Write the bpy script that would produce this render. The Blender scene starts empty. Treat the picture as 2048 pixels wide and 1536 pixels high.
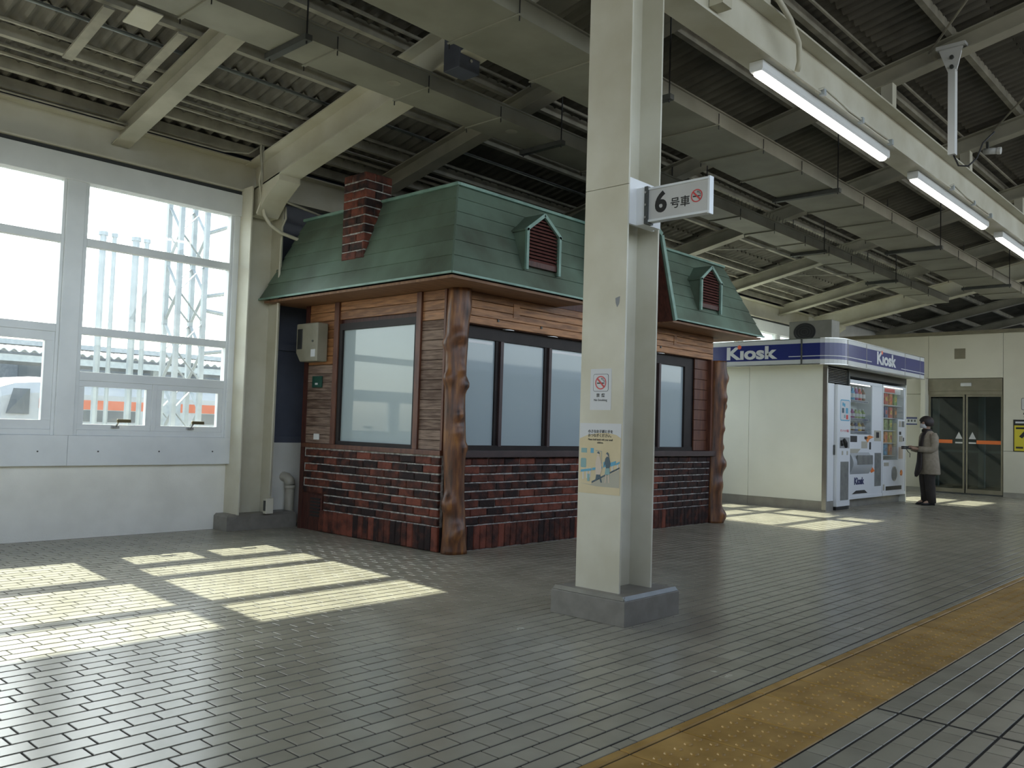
import bpy, bmesh, math, random
from mathutils import Vector, Matrix
random.seed(7)
scn = bpy.context.scene
COL = scn.collection

# ------------------------------------------------------------------ camera, sky, sun, exposure
F_PX, YAW, PITCH, ROLL, CAM_H = 1726.14, 0.823270, 0.050595, 0.030649, 1.18
def camera():
    cy, sy, cp, sp = math.cos(YAW), math.sin(YAW), math.cos(PITCH), math.sin(PITCH)
    f = Vector((sy*cp, cy*cp, sp)); r = Vector((cy, -sy, 0)); u = r.cross(f)
    cr, sr = math.cos(ROLL), math.sin(ROLL)
    r, u = cr*r + sr*u, -sr*r + cr*u
    cd = bpy.data.cameras.new('camera'); co = bpy.data.objects.new('camera', cd); COL.objects.link(co)
    cd.sensor_width = 36.0; cd.lens = F_PX/2048*36.0; cd.clip_end = 500; cd.clip_start = 0.02
    m = Matrix.Identity(4)
    for i in range(3):
        m[i][0], m[i][1], m[i][2] = r[i], u[i], -f[i]
    m[2][3] = CAM_H
    co.matrix_world = m
    scn.camera = co
camera()
SUN_DIR = Vector((-0.130, -1.225, -1.0))          # the way the light travels
w = bpy.data.worlds.new('sky'); scn.world = w; w.use_nodes = True
wn = w.node_tree.nodes; wl = w.node_tree.links
sky = wn.new('ShaderNodeTexSky'); sky.sky_type = 'NISHITA'; sky.sun_disc = False
sky.sun_elevation = math.atan2(1.0, 1.232); sky.sun_rotation = math.atan2(0.130, 1.225)
sky.air_density = 1.0; sky.dust_density = 2.5; sky.ozone_density = 1.0
hsv = wn.new('ShaderNodeHueSaturation'); hsv.inputs['Saturation'].default_value = 0.55
wl.new(sky.outputs[0], hsv.inputs['Color']); wl.new(hsv.outputs[0], wn['Background'].inputs[0])
wn['Background'].inputs[1].default_value = 0.63
sl = bpy.data.lights.new('sun', 'SUN'); sl.energy = 18.0; sl.angle = math.radians(0.6); sl.color = (1.0, 0.92, 0.76)
so = bpy.data.objects.new('sun', sl); COL.objects.link(so)
so.rotation_euler = SUN_DIR.to_track_quat('-Z', 'Y').to_euler(); so.location = (6, 30, 25)
vs = scn.view_settings
vs.view_transform = 'Standard'; vs.look = 'None'; vs.gamma = 1.0; vs.use_curve_mapping = False
vs.exposure = 0.0

# ------------------------------------------------------------------ materials
def mat(name, c1, c2=None, rough=0.5, metal=0.0, scale=6.0, detail=4.0, stretch=(1, 1, 1), bump=0.0, bscale=60.0,
        spec=0.5, emis=0.0, rnd=0.0, coat=0.0, lo=0.35, hi=0.65, c3=None, rough2=None):
    m = bpy.data.materials.new(name); m.use_nodes = True
    n = m.node_tree.nodes; l = m.node_tree.links; b = n['Principled BSDF']
    b.inputs['Roughness'].default_value = rough; b.inputs['Metallic'].default_value = metal
    b.inputs['Specular IOR Level'].default_value = spec
    b.inputs['Coat Weight'].default_value = coat; b.inputs['Coat Roughness'].default_value = 0.04
    if c2 is None:
        b.inputs['Base Color'].default_value = (*c1, 1); col = None
    else:
        g = n.new('ShaderNodeNewGeometry'); mp = n.new('ShaderNodeMapping'); mp.inputs['Scale'].default_value = stretch
        l.new(g.outputs['Position'], mp.inputs['Vector'])
        t = n.new('ShaderNodeTexNoise'); t.inputs['Scale'].default_value = scale; t.inputs['Detail'].default_value = detail
        l.new(mp.outputs[0], t.inputs['Vector'])
        r = n.new('ShaderNodeValToRGB'); e = r.color_ramp.elements
        e[0].position, e[1].position = lo, hi; e[0].color = (*c1, 1); e[1].color = (*c2, 1)
        if c3: x = e.new(0.5*(lo+hi)); x.color = (*c3, 1)
        fac = t.outputs['Fac']
        if rnd:
            oi = n.new('ShaderNodeObjectInfo'); ma = n.new('ShaderNodeMath'); ma.operation = 'MULTIPLY_ADD'
            l.new(oi.outputs['Random'], ma.inputs[0]); ma.inputs[1].default_value = rnd
            sb = n.new('ShaderNodeMath'); sb.operation = 'SUBTRACT'; l.new(fac, sb.inputs[0]); sb.inputs[1].default_value = rnd/2
            l.new(sb.outputs[0], ma.inputs[2]); fac = ma.outputs[0]
        l.new(fac, r.inputs['Fac']); l.new(r.outputs[0], b.inputs['Base Color'])
        if rough2 is not None:
            mr = n.new('ShaderNodeMapRange'); mr.inputs['To Min'].default_value = rough; mr.inputs['To Max'].default_value = rough2
            l.new(t.outputs['Fac'], mr.inputs['Value']); l.new(mr.outputs[0], b.inputs['Roughness'])
    if bump:
        g2 = n.new('ShaderNodeNewGeometry'); t2 = n.new('ShaderNodeTexNoise'); t2.inputs['Scale'].default_value = bscale; t2.inputs['Detail'].default_value = 3
        mp2 = n.new('ShaderNodeMapping'); mp2.inputs['Scale'].default_value = stretch
        l.new(g2.outputs['Position'], mp2.inputs['Vector']); l.new(mp2.outputs[0], t2.inputs['Vector'])
        bp = n.new('ShaderNodeBump'); bp.inputs['Strength'].default_value = bump; bp.inputs['Distance'].default_value = 0.01
        l.new(t2.outputs['Fac'], bp.inputs['Height']); l.new(bp.outputs[0], b.inputs['Normal'])
    if emis:
        b.inputs['Emission Color'].default_value = (*c1, 1); b.inputs['Emission Strength'].default_value = emis
    return m

def glass_mat(name, tint=(0.9, 0.95, 0.95), haze=0.0, hcol=(0.85, 0.92, 0.95), gloss=0.02):
    m = bpy.data.materials.new(name); m.use_nodes = True
    n = m.node_tree.nodes; l = m.node_tree.links; out = n['Material Output']; n.remove(n['Principled BSDF'])
    tr = n.new('ShaderNodeBsdfTransparent'); tr.inputs[0].default_value = (*tint, 1)
    gl = n.new('ShaderNodeBsdfGlossy'); gl.inputs['Roughness'].default_value = gloss
    lw = n.new('ShaderNodeLayerWeight'); lw.inputs['Blend'].default_value = 0.5
    pw = n.new('ShaderNodeMath'); pw.operation = 'POWER'; pw.inputs[1].default_value = 5.0; l.new(lw.outputs['Facing'], pw.inputs[0])
    fr = n.new('ShaderNodeMath'); fr.operation = 'MULTIPLY_ADD'; fr.inputs[1].default_value = 0.9; fr.inputs[2].default_value = 0.04; l.new(pw.outputs[0], fr.inputs[0])
    base = tr.outputs[0]
    if haze:
        tl = n.new('ShaderNodeBsdfTranslucent'); tl.inputs[0].default_value = (*hcol, 1)
        mh = n.new('ShaderNodeMixShader')
        g = n.new('ShaderNodeNewGeometry'); t = n.new('ShaderNodeTexNoise'); t.inputs['Scale'].default_value = 5; t.inputs['Detail'].default_value = 5
        l.new(g.outputs['Position'], t.inputs['Vector'])
        mr = n.new('ShaderNodeMapRange'); mr.inputs['From Min'].default_value = 0.35; mr.inputs['From Max'].default_value = 0.75
        mr.inputs['To Min'].default_value = haze*0.5; mr.inputs['To Max'].default_value = haze*1.7
        l.new(t.outputs['Fac'], mr.inputs['Value']); l.new(mr.outputs[0], mh.inputs[0])
        l.new(base, mh.inputs[1]); l.new(tl.outputs[0], mh.inputs[2]); base = mh.outputs[0]
    mx = n.new('ShaderNodeMixShader')
    l.new(fr.outputs[0], mx.inputs[0]); l.new(base, mx.inputs[1]); l.new(gl.outputs[0], mx.inputs[2]); l.new(mx.outputs[0], out.inputs['Surface'])
    return m

M = {}
M['tile'] = mat('floor tile glaze', (0.28, 0.265, 0.208), (0.40, 0.38, 0.305), rough=0.20, rough2=0.30, scale=3, rnd=0.30, lo=0.2, hi=0.8)
M['grout'] = mat('dark grout', (0.022, 0.021, 0.018), (0.045, 0.042, 0.036), rough=0.9)
M['tactile'] = mat('ochre paving', (0.36, 0.21, 0.045), (0.52, 0.32, 0.09), rough=0.45, scale=5, rnd=0.2)
M['concrete'] = mat('painted concrete', (0.76, 0.75, 0.68), (0.84, 0.83, 0.76), rough=0.75, scale=3, bump=0.15, bscale=90)
M['plinth'] = mat('grey granite', (0.195, 0.18, 0.155), (0.235, 0.22, 0.19), rough=0.4, scale=12)
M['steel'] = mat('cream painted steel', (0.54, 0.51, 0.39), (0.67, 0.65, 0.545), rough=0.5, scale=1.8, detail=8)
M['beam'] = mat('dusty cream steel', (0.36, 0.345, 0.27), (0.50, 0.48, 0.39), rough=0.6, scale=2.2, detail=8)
M['alu'] = mat('anodised aluminium', (0.70, 0.73, 0.74), (0.77, 0.80, 0.81), rough=0.38, metal=0.1, scale=3)
M['gasket'] = mat('black gasket', (0.035, 0.04, 0.045), rough=0.6)
M['glass'] = glass_mat('dusty window glass', haze=0.010)
M['dark_panel'] = mat('slate panel', (0.085, 0.095, 0.125), (0.10, 0.11, 0.145), rough=0.45)
M['sheet'] = mat('old corrugated sheet', (0.125, 0.118, 0.098), (0.20, 0.19, 0.16), rough=0.85, scale=2.0, detail=6)
M['purlin'] = mat('purlin paint', (0.30, 0.285, 0.23), (0.44, 0.42, 0.34), rough=0.6, scale=5, detail=6)
M['duct'] = mat('cable duct paint', (0.24, 0.235, 0.185), (0.32, 0.315, 0.255), rough=0.55, scale=2)
M['pipe'] = mat('grey conduit', (0.22, 0.25, 0.26), (0.30, 0.33, 0.33), rough=0.4, metal=0.4)
M['black'] = mat('black fittings', (0.018, 0.018, 0.019), rough=0.5)
M['darkmetal'] = mat('dark bracket', (0.07, 0.075, 0.07), (0.10, 0.105, 0.10), rough=0.5, metal=0.3)
M['white'] = mat('white enamel', (0.72, 0.73, 0.72), (0.78, 0.79, 0.78), rough=0.35, scale=2)
M['lamp'] = mat('lit diffuser', (1.0, 0.97, 0.90), rough=0.4, emis=9.0)
M['brick'] = mat('burnt red brick', (0.022, 0.013, 0.012), (0.19, 0.055, 0.034), spec=0.25, rough=0.7, scale=11, rnd=0.55, bump=0.5, bscale=70, lo=0.28, hi=0.80, c3=(0.090, 0.030, 0.020))
M['mortar'] = mat('mortar', (0.20, 0.19, 0.17), (0.50, 0.48, 0.45), rough=0.9, scale=22, bump=0.4)
M['mortar_dark'] = mat('dark backing', (0.022, 0.018, 0.017), (0.035, 0.028, 0.026), rough=0.9, scale=14)  # plain dark tone behind the soldier bricks and on the chimney cap
M['wood'] = mat('stained cedar board', (0.19, 0.082, 0.032), (0.43, 0.205, 0.085), rough=0.5, scale=4, stretch=(1, 1, 11), rnd=0.22, bump=0.2, bscale=12)
M['woodgrey'] = mat('weathered cedar board', (0.095, 0.055, 0.038), (0.27, 0.19, 0.145), rough=0.75, scale=4, stretch=(1, 1, 11), rnd=0.22, bump=0.3, bscale=12)
M['woodtrim'] = mat('red brown trim', (0.085, 0.030, 0.018), (0.15, 0.058, 0.030), rough=0.5, scale=4, stretch=(6, 6, 1))
M['woodred'] = mat('dark red timber', (0.045, 0.014, 0.010), (0.085, 0.026, 0.018), rough=0.55, scale=6, stretch=(6, 6, 1))
M['soffit'] = mat('soffit board', (0.17, 0.082, 0.040), (0.26, 0.135, 0.070), rough=0.6, scale=4, stretch=(1, 6, 1))
M['log'] = mat('varnished log', (0.030, 0.013, 0.008), (0.32, 0.135, 0.034), rough=0.38, scale=6, detail=6, stretch=(3, 3, 0.55), bump=0.4, bscale=9, c3=(0.14, 0.056, 0.024), lo=0.30, hi=0.74)
M['copper'] = mat('patinated copper', (0.080, 0.098, 0.070), (0.165, 0.240, 0.182), rough=0.5, metal=0.15, scale=1.9, detail=7, lo=0.30, hi=0.72, rnd=0.10)
M['patina'] = mat('pale verdigris edge', (0.15, 0.26, 0.215), (0.23, 0.37, 0.31), rough=0.5, scale=6)
M['frame'] = mat('dark bronze frame', (0.016, 0.012, 0.011), (0.024, 0.018, 0.016), rough=0.5, spec=0.25)
M['frost'] = mat('frosted film glass', (0.33, 0.405, 0.425), (0.35, 0.425, 0.44), rough=0.45, scale=1, coat=1.0)
M['sillwood'] = mat('plum brown sill', (0.040, 0.024, 0.024), (0.060, 0.036, 0.034), rough=0.45)
M['beige'] = mat('beige plastic', (0.22, 0.205, 0.15), (0.27, 0.25, 0.19), rough=0.5)
M['green'] = mat('green plate', (0.008, 0.06, 0.04), rough=0.5)
M['pvc'] = mat('cream pvc', (0.48, 0.45, 0.36), (0.55, 0.52, 0.43), rough=0.4)
M['booth'] = mat('booth panel', (0.72, 0.73, 0.64), (0.77, 0.78, 0.69), rough=0.45, scale=1.5)
M['fascia'] = mat('fascia white', (0.55, 0.57, 0.56), (0.60, 0.62, 0.61), rough=0.18, scale=1.0)
M['blue'] = mat('royal blue', (0.022, 0.030, 0.155), (0.028, 0.037, 0.18), rough=0.18, scale=1.0)
M['orange'] = mat('orange dot', (0.75, 0.13, 0.05), rough=0.4)
M['letter'] = mat('grey white letters', (0.62, 0.64, 0.64), rough=0.3)
M['ink'] = mat('black ink', (0.012, 0.012, 0.013), rough=0.5)
M['navyink'] = mat('navy ink', (0.02, 0.03, 0.10), rough=0.5)
M['redink'] = mat('red ink', (0.60, 0.06, 0.06), rough=0.5)
M['sign'] = mat('sign white', (0.52, 0.52, 0.50), (0.57, 0.57, 0.55), rough=0.35)
M['sticker'] = mat('sticker white', (0.60, 0.61, 0.62), rough=0.4)
M['chrome'] = mat('stainless', (0.45, 0.45, 0.44), (0.52, 0.52, 0.51), rough=0.25, metal=0.9)
M['kick'] = mat('stainless kickplate', (0.30, 0.29, 0.26), (0.36, 0.35, 0.31), rough=0.4, metal=0.5)
M['machine'] = mat('machine white', (0.70, 0.73, 0.75), (0.74, 0.77, 0.79), rough=0.3, scale=1)
M['smoked'] = mat('grey smoked plastic', (0.16, 0.17, 0.165), (0.22, 0.23, 0.22), rough=0.25, scale=8)
M['interior'] = mat('display interior', (0.72, 0.74, 0.73), rough=0.6)
M['vlamp'] = mat('display tube', (1.0, 0.98, 0.95), rough=0.4, emis=1.8)
M['vglass'] = glass_mat('display glass', tint=(0.93, 0.95, 0.95))
M['farwall'] = mat('beige cladding', (0.57, 0.545, 0.44), (0.63, 0.605, 0.495), rough=0.5, scale=1.2)
M['bronze'] = mat('bronze door head', (0.20, 0.18, 0.125), (0.24, 0.215, 0.155), rough=0.4, metal=0.3)
M['doorglass'] = glass_mat('door glass', tint=(0.40, 0.50, 0.50))
M['doororange'] = mat('orange band', (0.75, 0.17, 0.03), rough=0.5)
M['yellow'] = mat('poster yellow', (0.62, 0.52, 0.03), rough=0.5)
M['pcream'] = mat('poster cream', (0.60, 0.50, 0.30), (0.64, 0.54, 0.34), rough=0.5)
M['pblue'] = mat('poster blue', (0.10, 0.36, 0.52), rough=0.5)
M['pteal'] = mat('poster teal', (0.22, 0.38, 0.38), rough=0.5)
M['pgrey'] = mat('poster grey', (0.42, 0.40, 0.32), rough=0.5)
M['pdark'] = mat('poster dark', (0.06, 0.10, 0.13), rough=0.5)
M['pskin'] = mat('poster pale', (0.62, 0.52, 0.42), rough=0.5)
M['skin'] = mat('skin', (0.42, 0.27, 0.19), rough=0.5)
M['coat'] = mat('taupe wool', (0.28, 0.24, 0.18), (0.34, 0.295, 0.225), rough=0.9, scale=20, bump=0.2)
M['hair'] = mat('dark hair', (0.018, 0.013, 0.012), (0.035, 0.025, 0.022), rough=0.6, scale=30)
M['trouser'] = mat('charcoal brown cloth', (0.035, 0.03, 0.026), (0.05, 0.043, 0.036), rough=0.9)
M['ballast'] = mat('track ballast', (0.06, 0.055, 0.05), (0.11, 0.105, 0.095), rough=0.9, scale=8)
M['trainwhite'] = mat('train body', (0.46, 0.47, 0.47), (0.50, 0.51, 0.51), rough=0.3)
M['trainorange'] = mat('train stripe', (0.72, 0.16, 0.06), rough=0.4)
M['traindark'] = mat('train glass', (0.06, 0.08, 0.10), rough=0.15)
M['galv'] = mat('galvanised', (0.36, 0.40, 0.42), (0.44, 0.48, 0.50), rough=0.5, metal=0.3)
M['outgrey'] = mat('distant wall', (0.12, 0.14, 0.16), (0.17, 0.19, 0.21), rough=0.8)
M['outroof'] = mat('distant roof', (0.50, 0.52, 0.53), (0.60, 0.62, 0.62), rough=0.6)

# ------------------------------------------------------------------ mesh helpers
ORG = {}
class MB:
    def __init__(s): s.v = []; s.f = []
    def add(s, vs, fs):
        b = len(s.v); s.v += [Vector(p) for p in vs]; s.f += [tuple(b+i for i in f) for f in fs]; return s
    def box(s, x0, x1, y0, y1, z0, z1, bottom=True):
        vs = [(x0,y0,z0),(x1,y0,z0),(x1,y1,z0),(x0,y1,z0),(x0,y0,z1),(x1,y0,z1),(x1,y1,z1),(x0,y1,z1)]
        fs = [(4,5,6,7),(0,1,5,4),(1,2,6,5),(2,3,7,6),(3,0,4,7)]
        if bottom: fs.append((3,2,1,0))
        return s.add(vs, fs)
    def chbox(s, x0, x1, y0, y1, z0, z1, c=0.003):       # box with a chamfered top rim
        vs = [(x0,y0,z0),(x1,y0,z0),(x1,y1,z0),(x0,y1,z0),(x0,y0,z1-c),(x1,y0,z1-c),(x1,y1,z1-c),(x0,y1,z1-c),
              (x0+c,y0+c,z1),(x1-c,y0+c,z1),(x1-c,y1-c,z1),(x0+c,y1-c,z1)]
        fs = [(8,9,10,11)]
        for a in range(4):
            b = (a+1) % 4; fs += [(a,b,b+4,a+4),(a+4,b+4,b+8,a+8)]
        return s.add(vs, fs)
    def extrude(s, prof, p0, p1, A, B):                 # closed profile [(a,b)...] swept from p0 to p1
        p0, p1, A, B = map(Vector, (p0, p1, A, B)); n = len(prof)
        vs = [p0+A*a+B*b for a, b in prof] + [p1+A*a+B*b for a, b in prof]
        fs = [(i, (i+1) % n, n+(i+1) % n, n+i) for i in range(n)] + [tuple(range(n-1, -1, -1)), tuple(range(n, 2*n))]
        return s.add(vs, fs)
    def obox(s, p0, p1, wd, ht, up=(0, 0, 1)):
        p0, p1 = Vector(p0), Vector(p1); d = (p1-p0).normalized(); A = d.cross(Vector(up)).normalized(); B = A.cross(d).normalized()
        return s.extrude([(-wd/2,-ht/2),(wd/2,-ht/2),(wd/2,ht/2),(-wd/2,ht/2)], p0, p1, A, B)
    def tube(s, pts, r, n=8, caps=True):
        pts = [Vector(p) for p in pts]; rings = []
        R = r if isinstance(r, (list, tuple)) else [r]*len(pts)
        prev = None
        for i, p in enumerate(pts):
            d = (pts[min(i+1, len(pts)-1)]-pts[max(i-1, 0)]).normalized()
            if prev is None:
                a = d.orthogonal().normalized()
            else:
                a = (prev - d*prev.dot(d)).normalized()
            prev = a; b = d.cross(a)
            rings.append([p+(a*math.cos(2*math.pi*k/n)+b*math.sin(2*math.pi*k/n))*R[i] for k in range(n)])
        vs = [q for rg in rings for q in rg]; fs = []
        for i in range(len(pts)-1):
            for k in range(n):
                fs.append((i*n+k, i*n+(k+1) % n, (i+1)*n+(k+1) % n, (i+1)*n+k))
        if caps: fs += [tuple(range(n-1, -1, -1)), tuple((len(pts)-1)*n+k for k in range(n))]
        return s.add(vs, fs)
    def rings(s, rows, caps=True):                      # list of equal-length point rings
        n = len(rows[0]); vs = [q for r in rows for q in r]; fs = []
        for i in range(len(rows)-1):
            for k in range(n): fs.append((i*n+k, i*n+(k+1) % n, (i+1)*n+(k+1) % n, (i+1)*n+k))
        if caps: fs += [tuple(range(n-1, -1, -1)), tuple((len(rows)-1)*n+k for k in range(n))]
        return s.add(vs, fs)
    def poly(s, pts, N, t):                             # flat polygon with thickness t along N
        pts = [Vector(p) for p in pts]; N = Vector(N); n = len(pts)
        vs = pts + [p+N*t for p in pts]
        return s.add(vs, [tuple(range(n-1, -1, -1)), tuple(range(n, 2*n))] + [(i, (i+1) % n, n+(i+1) % n, n+i) for i in range(n)])
    def mesh(s, name, org=(0, 0, 0)):
        me = bpy.data.meshes.new(name); o = Vector(org)
        me.from_pydata([tuple(p-o) for p in s.v], [], s.f); me.update()
        bm = bmesh.new(); bm.from_mesh(me); bmesh.ops.recalc_face_normals(bm, faces=bm.faces); bm.to_mesh(me); bm.free()
        return me

def tag(o, label=None, cat=None, group=None, kind=None):
    for k, v in (('label', label), ('category', cat), ('group', group), ('kind', kind)):
        if v: o[k] = v
    return o
def empty(name, loc=(0, 0, 0), **kw):
    o = bpy.data.objects.new(name, None); COL.objects.link(o); o.location = loc; o.empty_display_size = 0.1
    ORG[o.name] = Vector(loc); return tag(o, **kw)
def org(p): return ORG.get(p.name, Vector((0, 0, 0))) if p else Vector((0, 0, 0))
def link(name, me, m, parent=None, smooth=False, bevel=0.0, loc=(0, 0, 0), **kw):
    o = bpy.data.objects.new(name, me); COL.objects.link(o); o.location = loc
    if m and not me.materials: me.materials.append(M[m] if isinstance(m, str) else m)
    if parent: o.parent = parent
    ORG[o.name] = org(parent) + Vector(loc)
    if smooth: me.shade_smooth()
    if bevel:
        b = o.modifiers.new('edge', 'BEVEL'); b.width = bevel; b.segments = 2; b.limit_method = 'ANGLE'; b.angle_limit = math.radians(40)
    return tag(o, **kw)
def put(name, mb, m, parent=None, smooth=False, bevel=0.0, **kw):      # mesh given in world coordinates
    return link(name, mb.mesh(name, org(parent)), m, parent, smooth, bevel, **kw)
def inst(name, me, at, parent, m=None, rot=0.0):                        # shared mesh placed at a world point
    o = link(name, me, m, parent, loc=Vector(at)-org(parent))
    if rot: o.rotation_euler.z = rot
    return o
H_PROF = lambda wd, ht, tf, tw: [(-wd/2,-ht/2),(wd/2,-ht/2),(wd/2,-ht/2+tf),(tw/2,-ht/2+tf),(tw/2,ht/2-tf),(wd/2,ht/2-tf),(wd/2,ht/2),(-wd/2,ht/2),(-wd/2,ht/2-tf),(-tw/2,ht/2-tf),(-tw/2,-ht/2+tf),(-wd/2,-ht/2+tf)]
def hbeam(p0, p1, wd, ht, tf=0.014, tw=0.010, up=(0, 0, 1)):
    p0, p1 = Vector(p0), Vector(p1); d = (p1-p0).normalized(); A = d.cross(Vector(up)).normalized(); B = A.cross(d).normalized()
    return MB().extrude(H_PROF(wd, ht, tf, tw), p0, p1, A, B)

FACE_MX = (Vector((0, -1, 0)), Vector((0, 0, 1)), Vector((-1, 0, 0)))     # reads from the -X side
FACE_MY = (Vector((1, 0, 0)), Vector((0, 0, 1)), Vector((0, -1, 0)))      # reads from the track side
def text(name, body, size, at, face, m, parent, align='CENTER', sx=1.0, bold=0.0, depth=0.0015, shear=0.0):
    cu = bpy.data.curves.new(name, 'FONT'); cu.body = body; cu.size = size; cu.align_x = align; cu.align_y = 'CENTER'
    cu.extrude = depth/2; cu.offset = bold; cu.shear = shear; cu.resolution_u = 4
    t = bpy.data.objects.new(name, cu); COL.objects.link(t)
    dg = bpy.context.evaluated_depsgraph_get(); me = bpy.data.meshes.new_from_object(t.evaluated_get(dg))
    bpy.data.objects.remove(t); bpy.data.curves.remove(cu)
    U, V, N = face; at = Vector(at); o = org(parent)
    for v in me.vertices:
        p = v.co.copy(); v.co = at + U*(p.x*sx) + V*p.y + N*p.z - o
    me.name = name; me.materials.clear()
    return link(name, me, m, parent)
class Flat:                                                              # draws flat prints on a plane
    def __init__(s, at, face, parent): s.at = Vector(at); s.U, s.V, s.N = face; s.p = parent
    def P(s, u, v, h=0.0): return s.at + s.U*u + s.V*v + s.N*h
    def poly(s, name, pts, m, h=0.0, t=0.0008): return put(name, MB().poly([s.P(u, v, h) for u, v in pts], s.N, t), m, s.p)
    def rect(s, name, u0, u1, v0, v1, m, h=0.0, t=0.0008): return s.poly(name, [(u0,v0),(u1,v0),(u1,v1),(u0,v1)], m, h, t)
    def rrect(s, name, u0, u1, v0, v1, r, m, h=0.0, t=0.0008):
        pts = []
        for cx, cy, a0 in ((u1-r, v0+r, -90), (u1-r, v1-r, 0), (u0+r, v1-r, 90), (u0+r, v0+r, 180)):
            for k in range(5):
                a = math.radians(a0+k*22.5); pts.append((cx+r*math.cos(a), cy+r*math.sin(a)))
        return s.poly(name, pts, m, h, t)
    def disc(s, name, u, v, ru, rv, m, h=0.0, t=0.0008, n=28): return s.poly(name, [(u+ru*math.cos(2*math.pi*k/n), v+rv*math.sin(2*math.pi*k/n)) for k in range(n)], m, h, t)
    def ring(s, name, u, v, r0, r1, m, h=0.0, t=0.0008, n=32):
        mb = MB(); rows = []
        for rr, hh in ((r0, h), (r1, h), (r1, h+t), (r0, h+t)):
            rows.append([s.P(u+rr*math.cos(2*math.pi*k/n), v+rr*math.sin(2*math.pi*k/n), hh) for k in range(n)])
        rows.append(rows[0]); mb.rings(rows, caps=False)
        return put(name, mb, m, s.p)
    def nosmoke(s, u, v, r):
        s.rect('cigarette', u-r*.66, u+r*.45, v-r*.16, v+r*.02, 'ink', .0008)
        s.rect('cigarette_tip', u+r*.52, u+r*.66, v-r*.16, v+r*.02, 'ink', .0008)
        pts = [(u+r*.60, v+r*.10), (u+r*.66, v+r*.28), (u+r*.38, v+r*.36), (u+r*.44, v+r*.58), (u+r*.10, v+r*.70), (u+r*.16, v+r*.44)]
        put('smoke_curl', MB().tube([s.P(a, b, .0012) for a, b in pts], r*.045, 5), 'ink', s.p)
        s.ring('prohibition_ring', u, v, r*.84, r, 'redink', .0010)
        c = r*.70; d = r*.085
        s.poly('prohibition_bar', [(u-c-d, v+c-d), (u+c-d, v-c-d), (u+c+d, v-c+d), (u-c+d, v+c+d)], 'redink', .0018)

# ------------------------------------------------------------------ the setting: ground, floor, paving
ground = put('ground', MB().box(-60, 120, -60, 140, -1.35, -1.15), 'ballast', kind='structure', label='pale grey ballast of the track bed outside the platform', cat='ground')
floor = put('floor', MB().box(-14, 40, 0.42, 8.95, -1.15, -0.004), 'grout', kind='structure', label='platform floor of small glazed tiles laid in running rows', cat='floor')
CY, SY, CP, SP = math.cos(YAW), math.sin(YAW), math.cos(PITCH), math.sin(PITCH)
def screen(p):
    f = Vector((SY*CP, CY*CP, SP)); r = Vector((CY, -SY, 0)); u = r.cross(f)
    cr, sr = math.cos(ROLL), math.sin(ROLL); r, u = cr*r+sr*u, -sr*r+cr*u
    v = Vector(p)-Vector((0, 0, CAM_H)); d = v.dot(f)
    if d < 0.1: return None
    return 1024+F_PX*v.dot(r)/d, 768-F_PX*v.dot(u)/d, d
PITCH_Y, PER, GAP = 0.0972, 0.3405, 0.0085
RG = 0.0115
tiles = []
def row(y0, y1, phase):
    n0 = int((-6-phase)/PER)-1
    for n in range(n0, int((22.6-phase)/PER)+2):
        c = phase+n*PER
        for a, b in ((c-0.0575, c+0.0575), (c+0.0575, c+PER-0.0575)):
            a += GAP/2; b -= GAP/2
            if a < -6 or b > 22.6: continue
            if y1 < 1.43 and a < 3.965 and b > 3.935:            # expansion joint across the platform edge
                if 3.935-a > 0.03: tiles.append((a, 3.935, y0+RG/2, y1-RG/2))
                if b-3.965 > 0.03: tiles.append((3.965, b, y0+RG/2, y1-RG/2))
                continue
            tiles.append((a, b, y0+RG/2, y1-RG/2))
row(1.897, 1.949, 2.93-PER/2)
y = 1.949; k = 0
while y < 8.62:
    row(y, min(y+PITCH_Y, 8.66), 2.93+(PER/2 if k % 2 else 0)); y += PITCH_Y; k += 1
y = 1.418; k = 0
while y > 0.5:
    row(y-PITCH_Y, y, 2.93+(PER/2 if k % 2 else 0)); y -= PITCH_Y; k += 1
def size_on_screen(t):
    s = screen(((t[0]+t[1])/2, (t[2]+t[3])/2, 0))
    if not s or not (0 <= s[0] <= 2048 and 0 <= s[1] <= 1536): return 0
    return (t[1]-t[0])*(t[3]-t[2])/s[2]**3
tiles.sort(key=size_on_screen, reverse=True)
shared = {}
for a, b, c, d in tiles[:300]:
    key = (round(b-a, 3), round(d-c, 3))
    if key not in shared: shared[key] = MB().chbox(-key[0]/2, key[0]/2, -key[1]/2, key[1]/2, -0.004, 0, 0.0016).mesh('tile')
    inst('tile', shared[key], ((a+b)/2, (c+d)/2, 0), floor, 'tile')
mb = MB()
for a, b, c, d in tiles[300:]: mb.chbox(a, b, c, d, -0.004, random.uniform(-.0004, .0004), 0.0016)
put('floor_tiles', mb, 'tile', floor, kind='stuff')

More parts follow.
